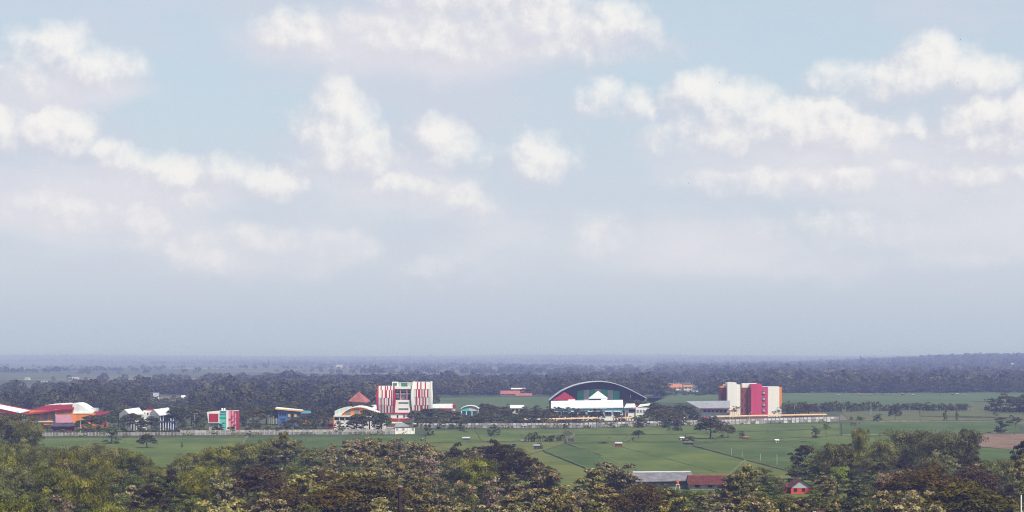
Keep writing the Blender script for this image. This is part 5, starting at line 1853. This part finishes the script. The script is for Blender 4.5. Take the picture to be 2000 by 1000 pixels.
for attempt in range(26000):
    d = 285 + 470 * r4.random() ** 1.15
    px = r4.uniform(-70, 2070)
    x = (px - 1000) * d / F
    zone_top = HOR + (H - 10.5) / d * F
    zz = [z for z in ZONES if z[0] <= px < z[1] and z[2] <= zone_top < z[3]]
    if not zz:
        continue
    wts = zz[0][4]
    kind = r4.choices(list(wts), list(wts.values()))[0]
    if kind == 'teak' and r4.random() < .035:
        kind = 'bloom'
    h = {'bloom': r4.uniform(8, 11), 'teak': r4.uniform(9.5, 13.5), 'bamboo': r4.uniform(9, 13), 'rain': r4.uniform(8.5, 11.5), 'dark': r4.uniform(8.5, 12), 'green': r4.uniform(7.5, 11.5)}[kind]
    rad = {'bloom': r4.uniform(2.4, 3.4), 'teak': r4.uniform(3.2, 4.8), 'bamboo': r4.uniform(4, 5.6), 'rain': r4.uniform(5, 7), 'dark': r4.uniform(3.4, 4.6), 'green': r4.uniform(3.2, 4.6)}[kind]
    top = HOR + (H - h) / d * F
    wpx = rad * 1.22 * F / d
    if top > 1040:
        continue
    lim = max(sil(px), sil(px - wpx * .45) - 4, sil(px + wpx * .45) - 4)
    if top < lim + 4:
        h2 = H - (lim + 4 + r4.uniform(0, 8) - HOR) * d / F
        if h2 < 4.2:
            continue
        rad *= max(0.62, h2 / h)
        h = h2
        top = HOR + (H - h) / d * F
        wpx = rad * F / d
    if d > 640 and 1090 < px < 1560:
        continue
    ok = True
    for (fx, fy, fr, fp, ft) in fg:
        dx_, dy_ = x - fx, d - fy
        if dx_ * dx_ / ((rad * 1.22 + fr) * 0.68) ** 2 + dy_ * dy_ / (15.0 + 0.010 * d) ** 2 < 1.0:
            ok = False
            break
        # do not hide a crown that stands out
    if not ok:
        continue
    for (knd, sx, sy, sh, srad, lab) in SPECIAL:
        sdist = (H - sh) * F / (sy - HOR)
        if d < sdist and abs(px - sx) < wpx + srad * F / sdist * 0.7 and top < sy + 0.36 * sh * F / sdist:
            ok = False
            break
    if not ok:
        continue
    fgt(kind, px, top, h, rad)
    placed += 1
    if placed > 440:
        break
ORD = ['first', 'second', 'third', 'fourth', 'fifth', 'sixth', 'seventh', 'eighth', 'ninth', 'tenth', 'eleventh', 'twelfth', 'thirteenth', 'fourteenth', 'fifteenth', 'sixteenth', 'seventeenth', 'eighteenth', 'nineteenth', 'twentieth']
for t_ in ('twenty', 'thirty', 'forty', 'fifty', 'sixty'):
    ORD += [f'{t_}-{u_}' for u_ in ORD[:9]] + [{'twenty': 'thirtieth', 'thirty': 'fortieth', 'forty': 'fiftieth', 'fifty': 'sixtieth', 'sixty': 'seventieth'}[t_]]


def finish_labels(items, group):
    """items: (root, base label, px); equal base labels are told apart by their order from the left"""
    by = {}
    for root, lab, px in items:
        by.setdefault(lab, []).append((px, root))
    for lab, lst in by.items():
        lst.sort(key=lambda q: q[0])
        for k, (px, root) in enumerate(lst):
            root['group'] = group
            if len(lst) == 1 or len(lst) > len(ORD):
                root['label'] = lab
            else:
                root['label'] = f'{lab}, {ORD[k]} from left'


finish_labels([(root, f'{DESC[kind]} {where(px, top + 18)}', px) for root, kind, px, top, d in ALLTREES if root['label'] == 'tree'], 'trees of the foreground wood')
for root, kind, px, top, d in ALLTREES:
    root['group'] = 'trees of the foreground wood'

# undergrowth between the trunks: one mass nobody could count
r5 = np.random.default_rng(5)
n = 26000
dd = 285 + 430 * r5.random(n)
pxx = r5.uniform(-80, 2080, n)
keep = np.array([HOR + (H - 2.2) / q * F > sil(p) + 26 and not (1230 < p < 1440 and 480 < q < 700) and not (1515 < p < 1600 and 480 < q < 640) for p, q in zip(pxx, dd)])
dd, pxx = dd[keep], pxx[keep]
n = len(dd)
C = np.stack([(pxx - 1000) * dd / F, dd, np.abs(r5.normal(0.9, 0.7, n))], 1)
um = leaf_mesh('undergrowth', C, r5.normal(size=(n, 3)) * .6 + np.array([0, 0, 1.0]), r5.normal(size=(n, 3)), r5.uniform(.8, 2.0, n), r5.uniform(.5, 1.2, n), np.clip(r5.normal(.4, .25, n), 0, 1), LM['green'])
uo = link(bpy.data.objects.new('undergrowth', um))
tag(uo, 'low tangled undergrowth between the trunks of the wood', 'undergrowth', kind='stuff')

finish_labels(caritems, 'cars parked inside the wall')
# ------------------------------------------------------------------ trees in the fields, one by one
fieldtrees = [
    ('umbrella', 1387, 858.5, 810, 60, 'wide umbrella tree with forked trunk standing in the paddies'),
    ('umbrella', 1422, 856, 826, 30, 'slender flat-topped tree right of the wide umbrella tree'),
    ('campus', 1450, 857.5, 838, 16, 'small round tree beside the pink-roofed shelter'),
    ('bush', 1411, 857, 846, 14, 'low bush between the wide umbrella tree and its neighbour'),
    ('umbrella', 1247, 857, 838, 23, 'small umbrella tree standing alone left in the paddies'),
    ('campus', 1236, 862, 852, 8, 'little round bush beside the lone small umbrella tree'),
    ('bush', 1228, 864, 858, 14, 'low dark bush on the bund left of the small umbrella tree'),
    ('sparse', 1307, 851, 831, 12, 'thin sapling by the weathered wall below the white annex'),
    ('campus', 1345, 868, 847, 26, 'round tree over the dark thatched hut'),
    ('campus', 1332, 860, 852, 12, 'small bush beside the white hut in the paddy'),
    ('sparse', 1614, 857, 820, 24, 'tall open-crowned sapling right of the paddies'),
    ('campus', 1592, 857, 829, 20, 'leaning round tree left of the tall open-crowned sapling'),
    ('campus', 965, 853, 824, 27, 'dark upright tree before the brown walkway'),
    ('campus', 1055, 878, 862, 14, 'small tree leaning over the dark field hut'),
    ('sparse', 1108, 852, 845, 14, 'small tree behind the blue field hut'),
    ('sparse', 419, 868, 837, 22, 'thin green sapling in the left paddy before the fence'),
    ('sparse', 488, 868, 838, 24, 'straggly sapling in the left paddy under the painted cube'),
    ('campus', 355, 875, 861, 6, 'slim dark shrub like a post in the left paddy'),
    ('green', 218, 868, 829, 46, 'green tree at the fence below the white gabled house'),
    ('sparse', 245, 868, 842, 22, 'thin tree right of the green one at the fence'),
    ('umbrella', 287, 876, 846, 42, 'dark spreading tree leaning in the left paddy'),
    ('bush', 68, 864, 850, 18, 'low bush where the fence meets the left bamboo'),
    ('sparse', 665, 861, 828, 24, 'dark sapling crossing the wall before the arched hall'),
    ('umbrella', 1748, 823, 789, 26, 'tall tree with bushy head on a bare trunk at right'),
    ('sparse', 1798, 823, 777, 46, 'big thin-leaved tree at right before the banana row'),
    ('campus', 1846, 821, 797, 11, 'pollarded tree with a tuft, left one of two'),
    ('campus', 1869, 822, 800, 8, 'pollarded tree with a tuft, right one of two'),
    ('bush', 1714, 823, 808, 22, 'bush left of the tall bushy-headed tree'),
    ('bush', 1680, 822, 813, 24, 'low scrubby bush beyond the wall corner'),
    ('bush', 1663, 823, 813, 10, 'small shrub nearest the wall corner'),
    ('campus', 1955, 846, 808, 30, 'tree over the dark little shelter at right'),
    ('sparse', 1982, 850, 806, 44, 'open-crowned tree near the right border'),
    ('campus', 1938, 803, 772, 40, 'leftmost tree of the broad dark grove at the right border'),
    ('campus', 1953, 805, 767, 46, 'second tree of the broad dark grove at the right border'),
    ('campus', 1972, 806, 764, 50, 'tallest tree of the broad dark grove at the right border'),
    ('campus', 1992, 805, 766, 48, 'fourth tree of the broad dark grove at the right border'),
    ('campus', 2012, 806, 765, 50, 'tree of the dark grove cut by the right border'),
    ('sparse', 1944, 824, 800, 18, 'thin tree left of the open-crowned tree at right'),
    ('bush', 1890, 846, 838, 50, 'dark low bush spreading behind the bamboo thicket'),
    ('sparse', 1668, 846, 820, 22, 'sapling standing above the right-hand bamboo'),
    ('sparse', 1190, 862, 852, 9, 'tiny sapling alone in the middle of the paddy'),
    ('bush', 1180, 866, 862, 26, 'low weeds along the bund in the middle paddy'),
    ('bush', 905, 845, 835, 22, 'bush at the foot of the weathered wall'),
]
for q in fieldtrees:
    T(*q, group='trees standing in the fields')
for k, (px, b, tp, wd) in enumerate([(1040, 864, 843, 22), (1052, 864, 841, 24), (1068, 864, 848, 18), (1080, 864, 846, 20), (1092, 863, 846, 22)]):
    T('banana', px, b, tp, wd, ['leftmost', 'second', 'third', 'fourth', 'rightmost'][k] + ' banana clump in the row beside the blue hut', 'banana plants by the blue hut')
rb_ = random.Random(3)
for k in range(58):
    px = 1532 + 6.2 * k + rb_.uniform(-2, 2)
    py = 803.5 - 2.5 * k / 58 + rb_.uniform(-1.5, 1.5)
    hh = rb_.uniform(15, 23) if px < 1720 else rb_.uniform(11, 17)
    T('banana', px, py, py - hh, rb_.uniform(15, 22), f'{ORD[k]} banana plant from the left in the long row right of the pink block', 'banana row right of the pink block')

# ------------------------------------------------------------------ trees of the campus
ct = [  # kind, px, foot, top, width
    ('umbrella', 72, 842, 824, 34), ('umbrella', 92, 843, 828, 30), ('umbrella', 132, 842, 823, 36), ('umbrella', 160, 842, 819, 36), ('umbrella', 178, 840, 808, 44), ('campus', 172, 844, 826, 26),
    ('umbrella', 205, 838, 806, 50), ('umbrella', 232, 836, 799, 44), ('umbrella', 258, 842, 802, 46), ('campus', 240, 842, 822, 28), ('umbrella', 297, 842, 810, 36), ('campus', 276, 842, 816, 24), ('campus', 305, 845, 830, 22),
    ('umbrella', 352, 836, 795, 46), ('umbrella', 374, 832, 790, 54), ('campus', 392, 832, 796, 34), ('campus', 358, 838, 812, 28), ('campus', 386, 838, 808, 26), ('umbrella', 340, 830, 792, 36),
    ('campus', 430, 841, 822, 22), ('bush', 455, 842, 828, 24), ('campus', 476, 834, 800, 30), ('umbrella', 495, 832, 792, 48), ('umbrella', 520, 830, 788, 50), ('campus', 500, 838, 814, 30), ('campus', 486, 840, 822, 24),
    ('campus', 555, 841, 812, 26), ('umbrella', 575, 841, 812, 36), ('campus', 590, 840, 816, 30), ('umbrella', 600, 836, 808, 36), ('campus', 566, 842, 826, 24), ('bush', 523, 842, 830, 24),
    ('umbrella', 622, 832, 796, 44), ('umbrella', 642, 830, 790, 44), ('campus', 632, 838, 806, 28), ('campus', 612, 840, 816, 26), ('umbrella', 672, 820, 784, 40), ('umbrella', 690, 818, 784, 46), ('umbrella', 716, 818, 786, 40),
    ('umbrella', 697, 841, 806, 42), ('umbrella', 722, 840, 797, 52), ('campus', 662, 842, 818, 24), ('campus', 684, 843, 820, 24), ('campus', 708, 843, 822, 26), ('campus', 738, 842, 818, 26), ('umbrella', 745, 832, 804, 36),
    ('campus', 752, 830, 806, 24), ('umbrella', 812, 828, 800, 40), ('umbrella', 836, 826, 795, 48), ('umbrella', 856, 825, 800, 46), ('umbrella', 880, 826, 800, 50), ('campus', 830, 832, 812, 24), ('campus', 815, 834, 818, 20),
    ('umbrella', 850, 833, 812, 40), ('umbrella', 890, 832, 810, 46), ('campus', 838, 852, 816, 22), ('campus', 918, 822, 797, 22), ('campus', 905, 826, 804, 26), ('umbrella', 950, 822, 786, 50), ('campus', 935, 828, 806, 34),
    ('umbrella', 975, 822, 790, 46), ('umbrella', 960, 832, 806, 60), ('umbrella', 1000, 832, 810, 48), ('campus', 985, 822, 798, 34), ('umbrella', 928, 820, 786, 40), ('sparse', 990, 822, 784, 24), ('campus', 1012, 820, 798, 26),
    ('campus', 1032, 820, 791, 38), ('campus', 1048, 820, 784, 34), ('campus', 1060, 822, 796, 34), ('campus', 1075, 824, 790, 30), ('campus', 1090, 822, 788, 30), ('campus', 1108, 820, 792, 28), ('campus', 1126, 818, 791, 30),
    ('campus', 1138, 818, 793, 24), ('campus', 1160, 818, 792, 28), ('campus', 1172, 818, 794, 22), ('campus', 1100, 826, 806, 26), ('campus', 1205, 824, 800, 20), ('campus', 1213, 820, 802, 20), ('campus', 1118, 824, 804, 24),
    ('umbrella', 1236, 818, 776, 44), ('umbrella', 1262, 820, 780, 46), ('umbrella', 1284, 822, 784, 44), ('umbrella', 1276, 826, 796, 40), ('campus', 1250, 830, 806, 30), ('campus', 1258, 834, 816, 26), ('umbrella', 1302, 828, 798, 46),
    ('umbrella', 1322, 832, 800, 44), ('campus', 1325, 842, 808, 30), ('umbrella', 1340, 822, 788, 40), ('campus', 1354, 822, 786, 36), ('campus', 1300, 836, 816, 26), ('campus', 1308, 822, 786, 34), ('umbrella', 1330, 816, 786, 40),
    ('sparse', 1434, 818, 790, 16), ('sparse', 1442, 817, 788, 16), ('sparse', 1512, 816, 800, 18), ('sparse', 1520, 816, 796, 18), ('campus', 1536, 814, 784, 28), ('campus', 1550, 812, 784, 26), ('sparse', 1528, 815, 790, 22),
    ('rain', 1578, 814, 788, 44), ('rain', 1562, 815, 794, 28), ('campus', 1106, 838, 818, 20), ('sparse', 1072, 838, 818, 24), ('sparse', 1090, 838, 816, 24), ('sparse', 1128, 837, 816, 28), ('sparse', 1148, 836, 818, 22),
    ('sparse', 1166, 836, 816, 26), ('sparse', 1182, 836, 818, 26), ('campus', 1194, 836, 820, 22), ('sparse', 1240, 836, 808, 30), ('sparse', 1256, 836, 806, 28), ('campus', 1248, 836, 818, 24), ('sparse', 1290, 834, 812, 26),
    ('campus', 860, 838, 822, 24), ('bush', 882, 838, 828, 20), ('campus', 900, 838, 818, 24), ('sparse', 872, 840, 812, 22), ('bush', 420, 843, 832, 26), ('bush', 365, 845, 834, 28), ('bush', 330, 846, 836, 30), ('bush', 350, 846, 838, 26),
    ('bush', 396, 844, 836, 26), ('bush', 540, 842, 832, 26), ('bush', 585, 843, 834, 26), ('bush', 610, 842, 834, 24), ('bush', 640, 842, 833, 24), ('bush', 200, 846, 834, 26), ('bush', 185, 846, 832, 26), ('bush', 300, 847, 838, 26),
]
rx_ = random.Random(44)
ct += [('campus', 911, 831, 806, 26), ('umbrella', 927, 832, 808, 30), ('campus', 899, 831, 808, 20), ('bush', 500, 849, 838, 26), ('bush', 560, 848, 837, 26), ('sparse', 455, 852, 836, 18), ('sparse', 540, 852, 834, 20), ('bush', 130, 851, 842, 22), ('sparse', 165, 853, 838, 18)]
SHOW = [(50, 150), (246, 345), (400, 468), (540, 606), (648, 752), (893, 940), (1074, 1246)]      # fronts that stay in view


def shown(px):
    return any(a_ < px < b_ for a_, b_ in SHOW)


for k in range(52):
    px = rx_.uniform(70, 755)
    b = rx_.uniform(844, 848)
    hh = rx_.uniform(5, 9) if shown(px) else rx_.uniform(9, 22)
    ct.append((rx_.choice(['campus', 'bush', 'sparse', 'campus']) if not shown(px) else rx_.choice(['bush', 'campus']), px, b, b - hh, rx_.uniform(10, 16) if shown(px) else rx_.uniform(14, 26)))
for k in range(44):
    px = rx_.uniform(150, 740)
    b = rx_.uniform(804, 816)
    ct.append((rx_.choice(['campus', 'umbrella', 'campus']), px, b, b - rx_.uniform(20, 28), rx_.uniform(26, 40)))
for k in range(36):
    px = rx_.uniform(800, 1075)
    b = rx_.uniform(812, 834)
    if shown(px):
        b = rx_.uniform(830, 834)
    hh = rx_.uniform(8, 14) if shown(px) else rx_.uniform(15, 24)
    ct.append((rx_.choice(['campus', 'umbrella', 'sparse']), px, b, b - hh, rx_.uniform(12, 20) if shown(px) else rx_.uniform(18, 36)))
for k in range(22):
    px = rx_.uniform(936, 1078)
    b = rx_.uniform(822, 832)
    ct.append((rx_.choice(['campus', 'campus', 'umbrella', 'sparse']), px, b, b - rx_.uniform(18, 32), rx_.uniform(20, 34)))
for k in range(20):
    px = rx_.uniform(1075, 1400)
    b = rx_.uniform(824.5, 832)
    ct.append((rx_.choice(['campus', 'sparse', 'bush']), px, b, b - rx_.uniform(8, 16), rx_.uniform(12, 20)))
CD = {'umbrella': 'dark spreading campus tree', 'campus': 'dark rounded campus tree', 'sparse': 'thin-leaved campus tree', 'bush': 'low green campus bush', 'rain': 'brownish spreading tree'}
CL = [(20, 'red-edged hall'), (115, 'orange hall'), (200, 'maroon-roofed wing'), (262, 'white gabled house'), (318, 'blue gabled house'), (434, 'painted cube'), (565, 'blue block'), (650, 'porch of the arched hall'), (700, 'orange arched hall'),
      (790, 'striped tower'), (866, 'white wing of the tower'), (916, 'vaulted pavilion'), (990, 'brown-roofed walkway'), (1045, 'yellow-roofed walkway'), (1100, 'long white roof, left half'), (1147, 'long white roof, middle'), (1200, 'long white roof, right end'),
      (1243, 'white annex'), (1300, 'gap right of the annex'), (1385, 'grey roofed annex'), (1467, 'pink block'), (1560, 'lamp posts by the pink block')]
items = []
rc_ = random.Random(9)
for kind, px, b, tp, wd in ct:
    if 893 < px < 940 and tp < 801:
        continue
    for a_, b_, mn in ((1028, 1220, 824.5), (893, 940, 829.5), (735, 812, 824.5), (652, 752, 843.2), (243, 345, 843.4), (404, 464, 843.4)):
        if a_ < px < b_ and mn - 20 < b < mn and not (tp < 790 and 665 < px < 735) and b > 817.5:
            b = mn
    root = T(kind, px, b, tp, wd)
    q = min(CL, key=lambda L: abs(L[0] - px))
    rel = 'before the' if b > 824 else 'beside the'
    size = 'tall ' if (b - tp) > 32 else ('small ' if (b - tp) < 20 else '')
    items.append((root, f'{size}{CD[kind]} {rel} {q[1]}', px))
finish_labels(items, 'trees inside the campus wall')

# ------------------------------------------------------------------ belts of trees behind the campus
rt = random.Random(17)
nb = 0
bitems = []
belts = [   # x0, x1, foot0, foot1, count, h0, h1, label
    (-30, 180, 786, 803, 26, 9, 13, 'hazy tree in the belt behind the orange hall'),
    (180, 400, 786, 806, 34, 9, 14, 'dark tree in the belt behind the gabled houses'),
    (400, 740, 780, 806, 62, 9, 15, 'dark tree in the belt between painted cube and tower'),
    (284, 380, 780, 800, 60, 3.5, 7, 'low tree below the whitewashed houses in the haze'),
    (840, 1075, 767, 772, 36, 11, 17, 'tree in the belt beyond the paddy left of the great hall'),
    (1075, 1300, 768, 776, 30, 14, 22, 'tall tree in the belt behind the great hall'),
    (1300, 1368, 766, 774, 14, 4, 6.5, 'low tree in the belt below the orange-roofed houses'),
    (1368, 1420, 766, 773, 9, 11, 16, 'tree in the belt left of the pink block'),
    (1520, 1760, 765.5, 768.5, 34, 13, 18, 'tree in the straight belt right of the pink block'),
    (1760, 2030, 765, 768, 38, 13, 18, 'tree in the straight belt near the right border'),
]
for x0, x1, f0, f1, cnt_, h0, h1, lab in belts:
    for k in range(cnt_):
        px = x0 + (x1 - x0) * (k + rt.random()) / cnt_
        fy = rt.uniform(f0, f1)
        if 286 < px < 378 and fy > 777 and h0 > 5:
            fy = rt.uniform(768, 771)
        d = depth_of(fy)
        kind = 'belt_umbrella' if rt.random() < .16 else 'belt'
        h = rt.uniform(h0, h1) * (0.8 if kind == 'belt_umbrella' else 1)
        root = tree(kind, Vector(((px - 1000) * d / F, d, 0)), h, h * rt.uniform(.42, .6) * (1.3 if kind == 'belt_umbrella' else 1))
        bitems.append((root, ('broad ' if kind == 'belt_umbrella' else '') + lab, px))
        nb += 1

finish_labels(bitems, 'trees of the belts behind the campus')

# ------------------------------------------------------------------ woods beyond, too many and too far to count: one mass
rw_ = np.random.default_rng(77)


def fbm(x, y):
    v = 0
    for k, (a, b, c, s) in enumerate([(1.3, .7, .3, 1), (2.1, 1.9, 1.7, .6), (4.3, 3.1, 2.9, .35), (7.7, 6.1, 5.3, .2)]):
        v = v + s * np.sin(x * a + 1.7 * k + 1.3 * np.sin(y * b + k)) * np.cos(y * c * 1.4 + 0.8 * k + 1.1 * np.sin(x * b * .8))
    return v


Cs, Ns, Ls, Ts = [], [], [], []


def wood(n, py0, py1, thr, faces, hmin, hmax, avoid=(), px0=-90, px1=2090, size=1.0, left=0.0):
    """scatter trees on the plain between two pixel rows"""
    pyv = py0 + (py1 - py0) * rw_.random(n)
    d = H * F / (pyv - HOR)
    px = rw_.uniform(px0, px1, n)
    X = (px - 1000) * d / F
    dens = fbm(X / 520.0, d / 900.0) + rw_.normal(0, .22, n)
    k = dens > thr + left * np.clip((800 - px) / 300, 0, 1) - .9 * np.clip((px - 1150) / 450, 0, 1)
    for (a, b, c, e) in avoid:
        k &= ~((px > a) & (px < b) & (pyv > c) & (pyv < e))
    X, d, px = X[k], d[k], px[k]
    n = len(X)
    h = rw_.uniform(hmin, hmax, n) * (1 + .35 * np.maximum(0, rw_.normal(0, .6, n)))
    z0 = np.array([ground_height(a, b) for a, b in zip(X, d)]) - .4
    rad = h * rw_.uniform(.36, .62, n)
    tv = np.clip(rw_.normal(.42, .22, n), 0, .95)
    u = rw_.normal(size=(n, faces, 3))
    u /= np.linalg.norm(u, axis=2, keepdims=True)
    u[:, :, 2] = np.where(u[:, :, 2] < -.5, -u[:, :, 2], u[:, :, 2])
    lump = 1 + .22 * np.sin(u[:, :, 0] * 5 + tv[:, None] * 40) * np.cos(u[:, :, 1] * 4 + tv[:, None] * 31)
    c = np.stack([X[:, None] + u[:, :, 0] * rad[:, None] * lump, d[:, None] + u[:, :, 1] * rad[:, None] * lump, (z0 + h * .52)[:, None] + u[:, :, 2] * (h * .48)[:, None] * lump], 2)
    Cs.append(c.reshape(-1, 3))
    Ns.append((u + np.array([0, 0, .4]) + rw_.normal(size=u.shape) * .55).reshape(-1, 3))
    Ls.append((size * rad[:, None] * rw_.uniform(.5, 1.0, (n, faces))).reshape(-1))
    Ts.append(np.clip(tv[:, None] + rw_.normal(0, .08, (n, faces)), 0, 1).reshape(-1))
    return n


AV = [(840, 1070, 733, 742), (1125, 1265, 733, 742), (135, 245, 749, 758.5), (-90, 160, 775.5, 792), (-60, 75, 718.5, 723), (325, 445, 717.5, 721), (435, 505, 730.5, 737.5), (635, 765, 716.5, 720),
      (840, 1310, 774.5, 830), (1240, 2100, 764, 830), (1300, 1366, 756, 768), (284, 380, 775, 806), (1296, 1368, 752, 772), (975, 1040, 758, 776)]
tot = wood(2600, 768, 803, -.35, 190, 7, 12, AV + [(-100, 2100, 806, 900)], size=.48)
tot += wood(3000, 745, 770, -.1, 110, 7, 12, AV, size=.62, left=.10)
tot += wood(4200, 728, 746, .3, 60, 7, 12, AV, size=.75, left=-.15)
tot += wood(5000, 714, 729, .35, 28, 6, 11, AV)
tot += wood(6000, 704, 715, .25, 18, 6, 11, AV)
tot += wood(6000, 698, 705, -.1, 12, 7, 12)
tot += wood(5000, 702.5, 711, -.4, 10, 8, 13)
tot += wood(3200, 700, 735, -9, 26, 8, 14, AV, 1280, 2090)
tot += wood(2600, 716, 764, -9, 34, 8, 14, AV, 1420, 2090)
C = np.concatenate(Cs)
L = np.concatenate(Ls)
n = len(C)
wm = leaf_mesh('distant_woods', C, np.concatenate(Ns), rw_.normal(size=(n, 3)), L, L * .75, np.concatenate(Ts), LM['belt'])
wo_ = link(bpy.data.objects.new('distant_woods', wm))
tag(wo_, 'hazy woods spreading over the plain to the horizon', 'woods', kind='stuff')

# weeds and scrub along the walls and bunds: one mass
rs_ = np.random.default_rng(12)
pts_ = []
for (x0, d0, x1, d1, n_) in [(70, 936, 352, 946, 500), (353, 946, 809, 963, 900), (818, 1041, 1140, 1047, 1300), (1141, 1047, 1466, 1105, 1500), (1467, 1105, 1637, 1145, 300), (806, 1080, 1000, 1080, 300)]:
    u_ = rs_.random(n_)
    keep_ = np.sin(u_ * 61) + np.sin(u_ * 23 + 2) + rs_.normal(0, .5, n_) > 0.2
    u_ = u_[keep_]
    dd_ = d0 + (d1 - d0) * u_ - np.abs(rs_.normal(0.6, 1.6, len(u_)))
    pts_.append(np.stack([(x0 + (x1 - x0) * u_ - 1000) * dd_ / F, dd_, np.abs(rs_.normal(.35, .7, len(u_)))], 1))
C = np.concatenate(pts_)
n = len(C)
wmesh = leaf_mesh('weeds', C, rs_.normal(size=(n, 3)) * .6 + np.array([0, -.6, .8]), rs_.normal(size=(n, 3)), rs_.uniform(.6, 1.5, n), rs_.uniform(.4, .9, n), np.clip(rs_.normal(.45, .3, n), 0, 1), LM['green'])
tag(link(bpy.data.objects.new('weeds', wmesh)), 'weeds growing along the foot of the walls', 'weeds', kind='stuff')

# ------------------------------------------------------------------ hazy air over the plain
hz = bpy.data.materials.new('hazy_air')
hz.use_nodes = True
hn = hz.node_tree
hn.nodes.clear()
ho = hn.nodes.new('ShaderNodeOutputMaterial')
pv = hn.nodes.new('ShaderNodeVolumePrincipled')
pv.inputs['Color'].default_value = (0.34, 0.405, 0.87, 1.0)
pv.inputs['Density'].default_value = 2.0e-4
pv.inputs['Absorption Color'].default_value = (0.50, 0.55, 0.12, 1.0)
pv.inputs['Anisotropy'].default_value = 0.0
hn.links.new(pv.outputs[0], ho.inputs['Volume'])
mb = MB()
mb.box(-75000, 75000, -450, 40500, -1.5, 72.0)
tag(mb.build('haze', hz), kind='stuff')
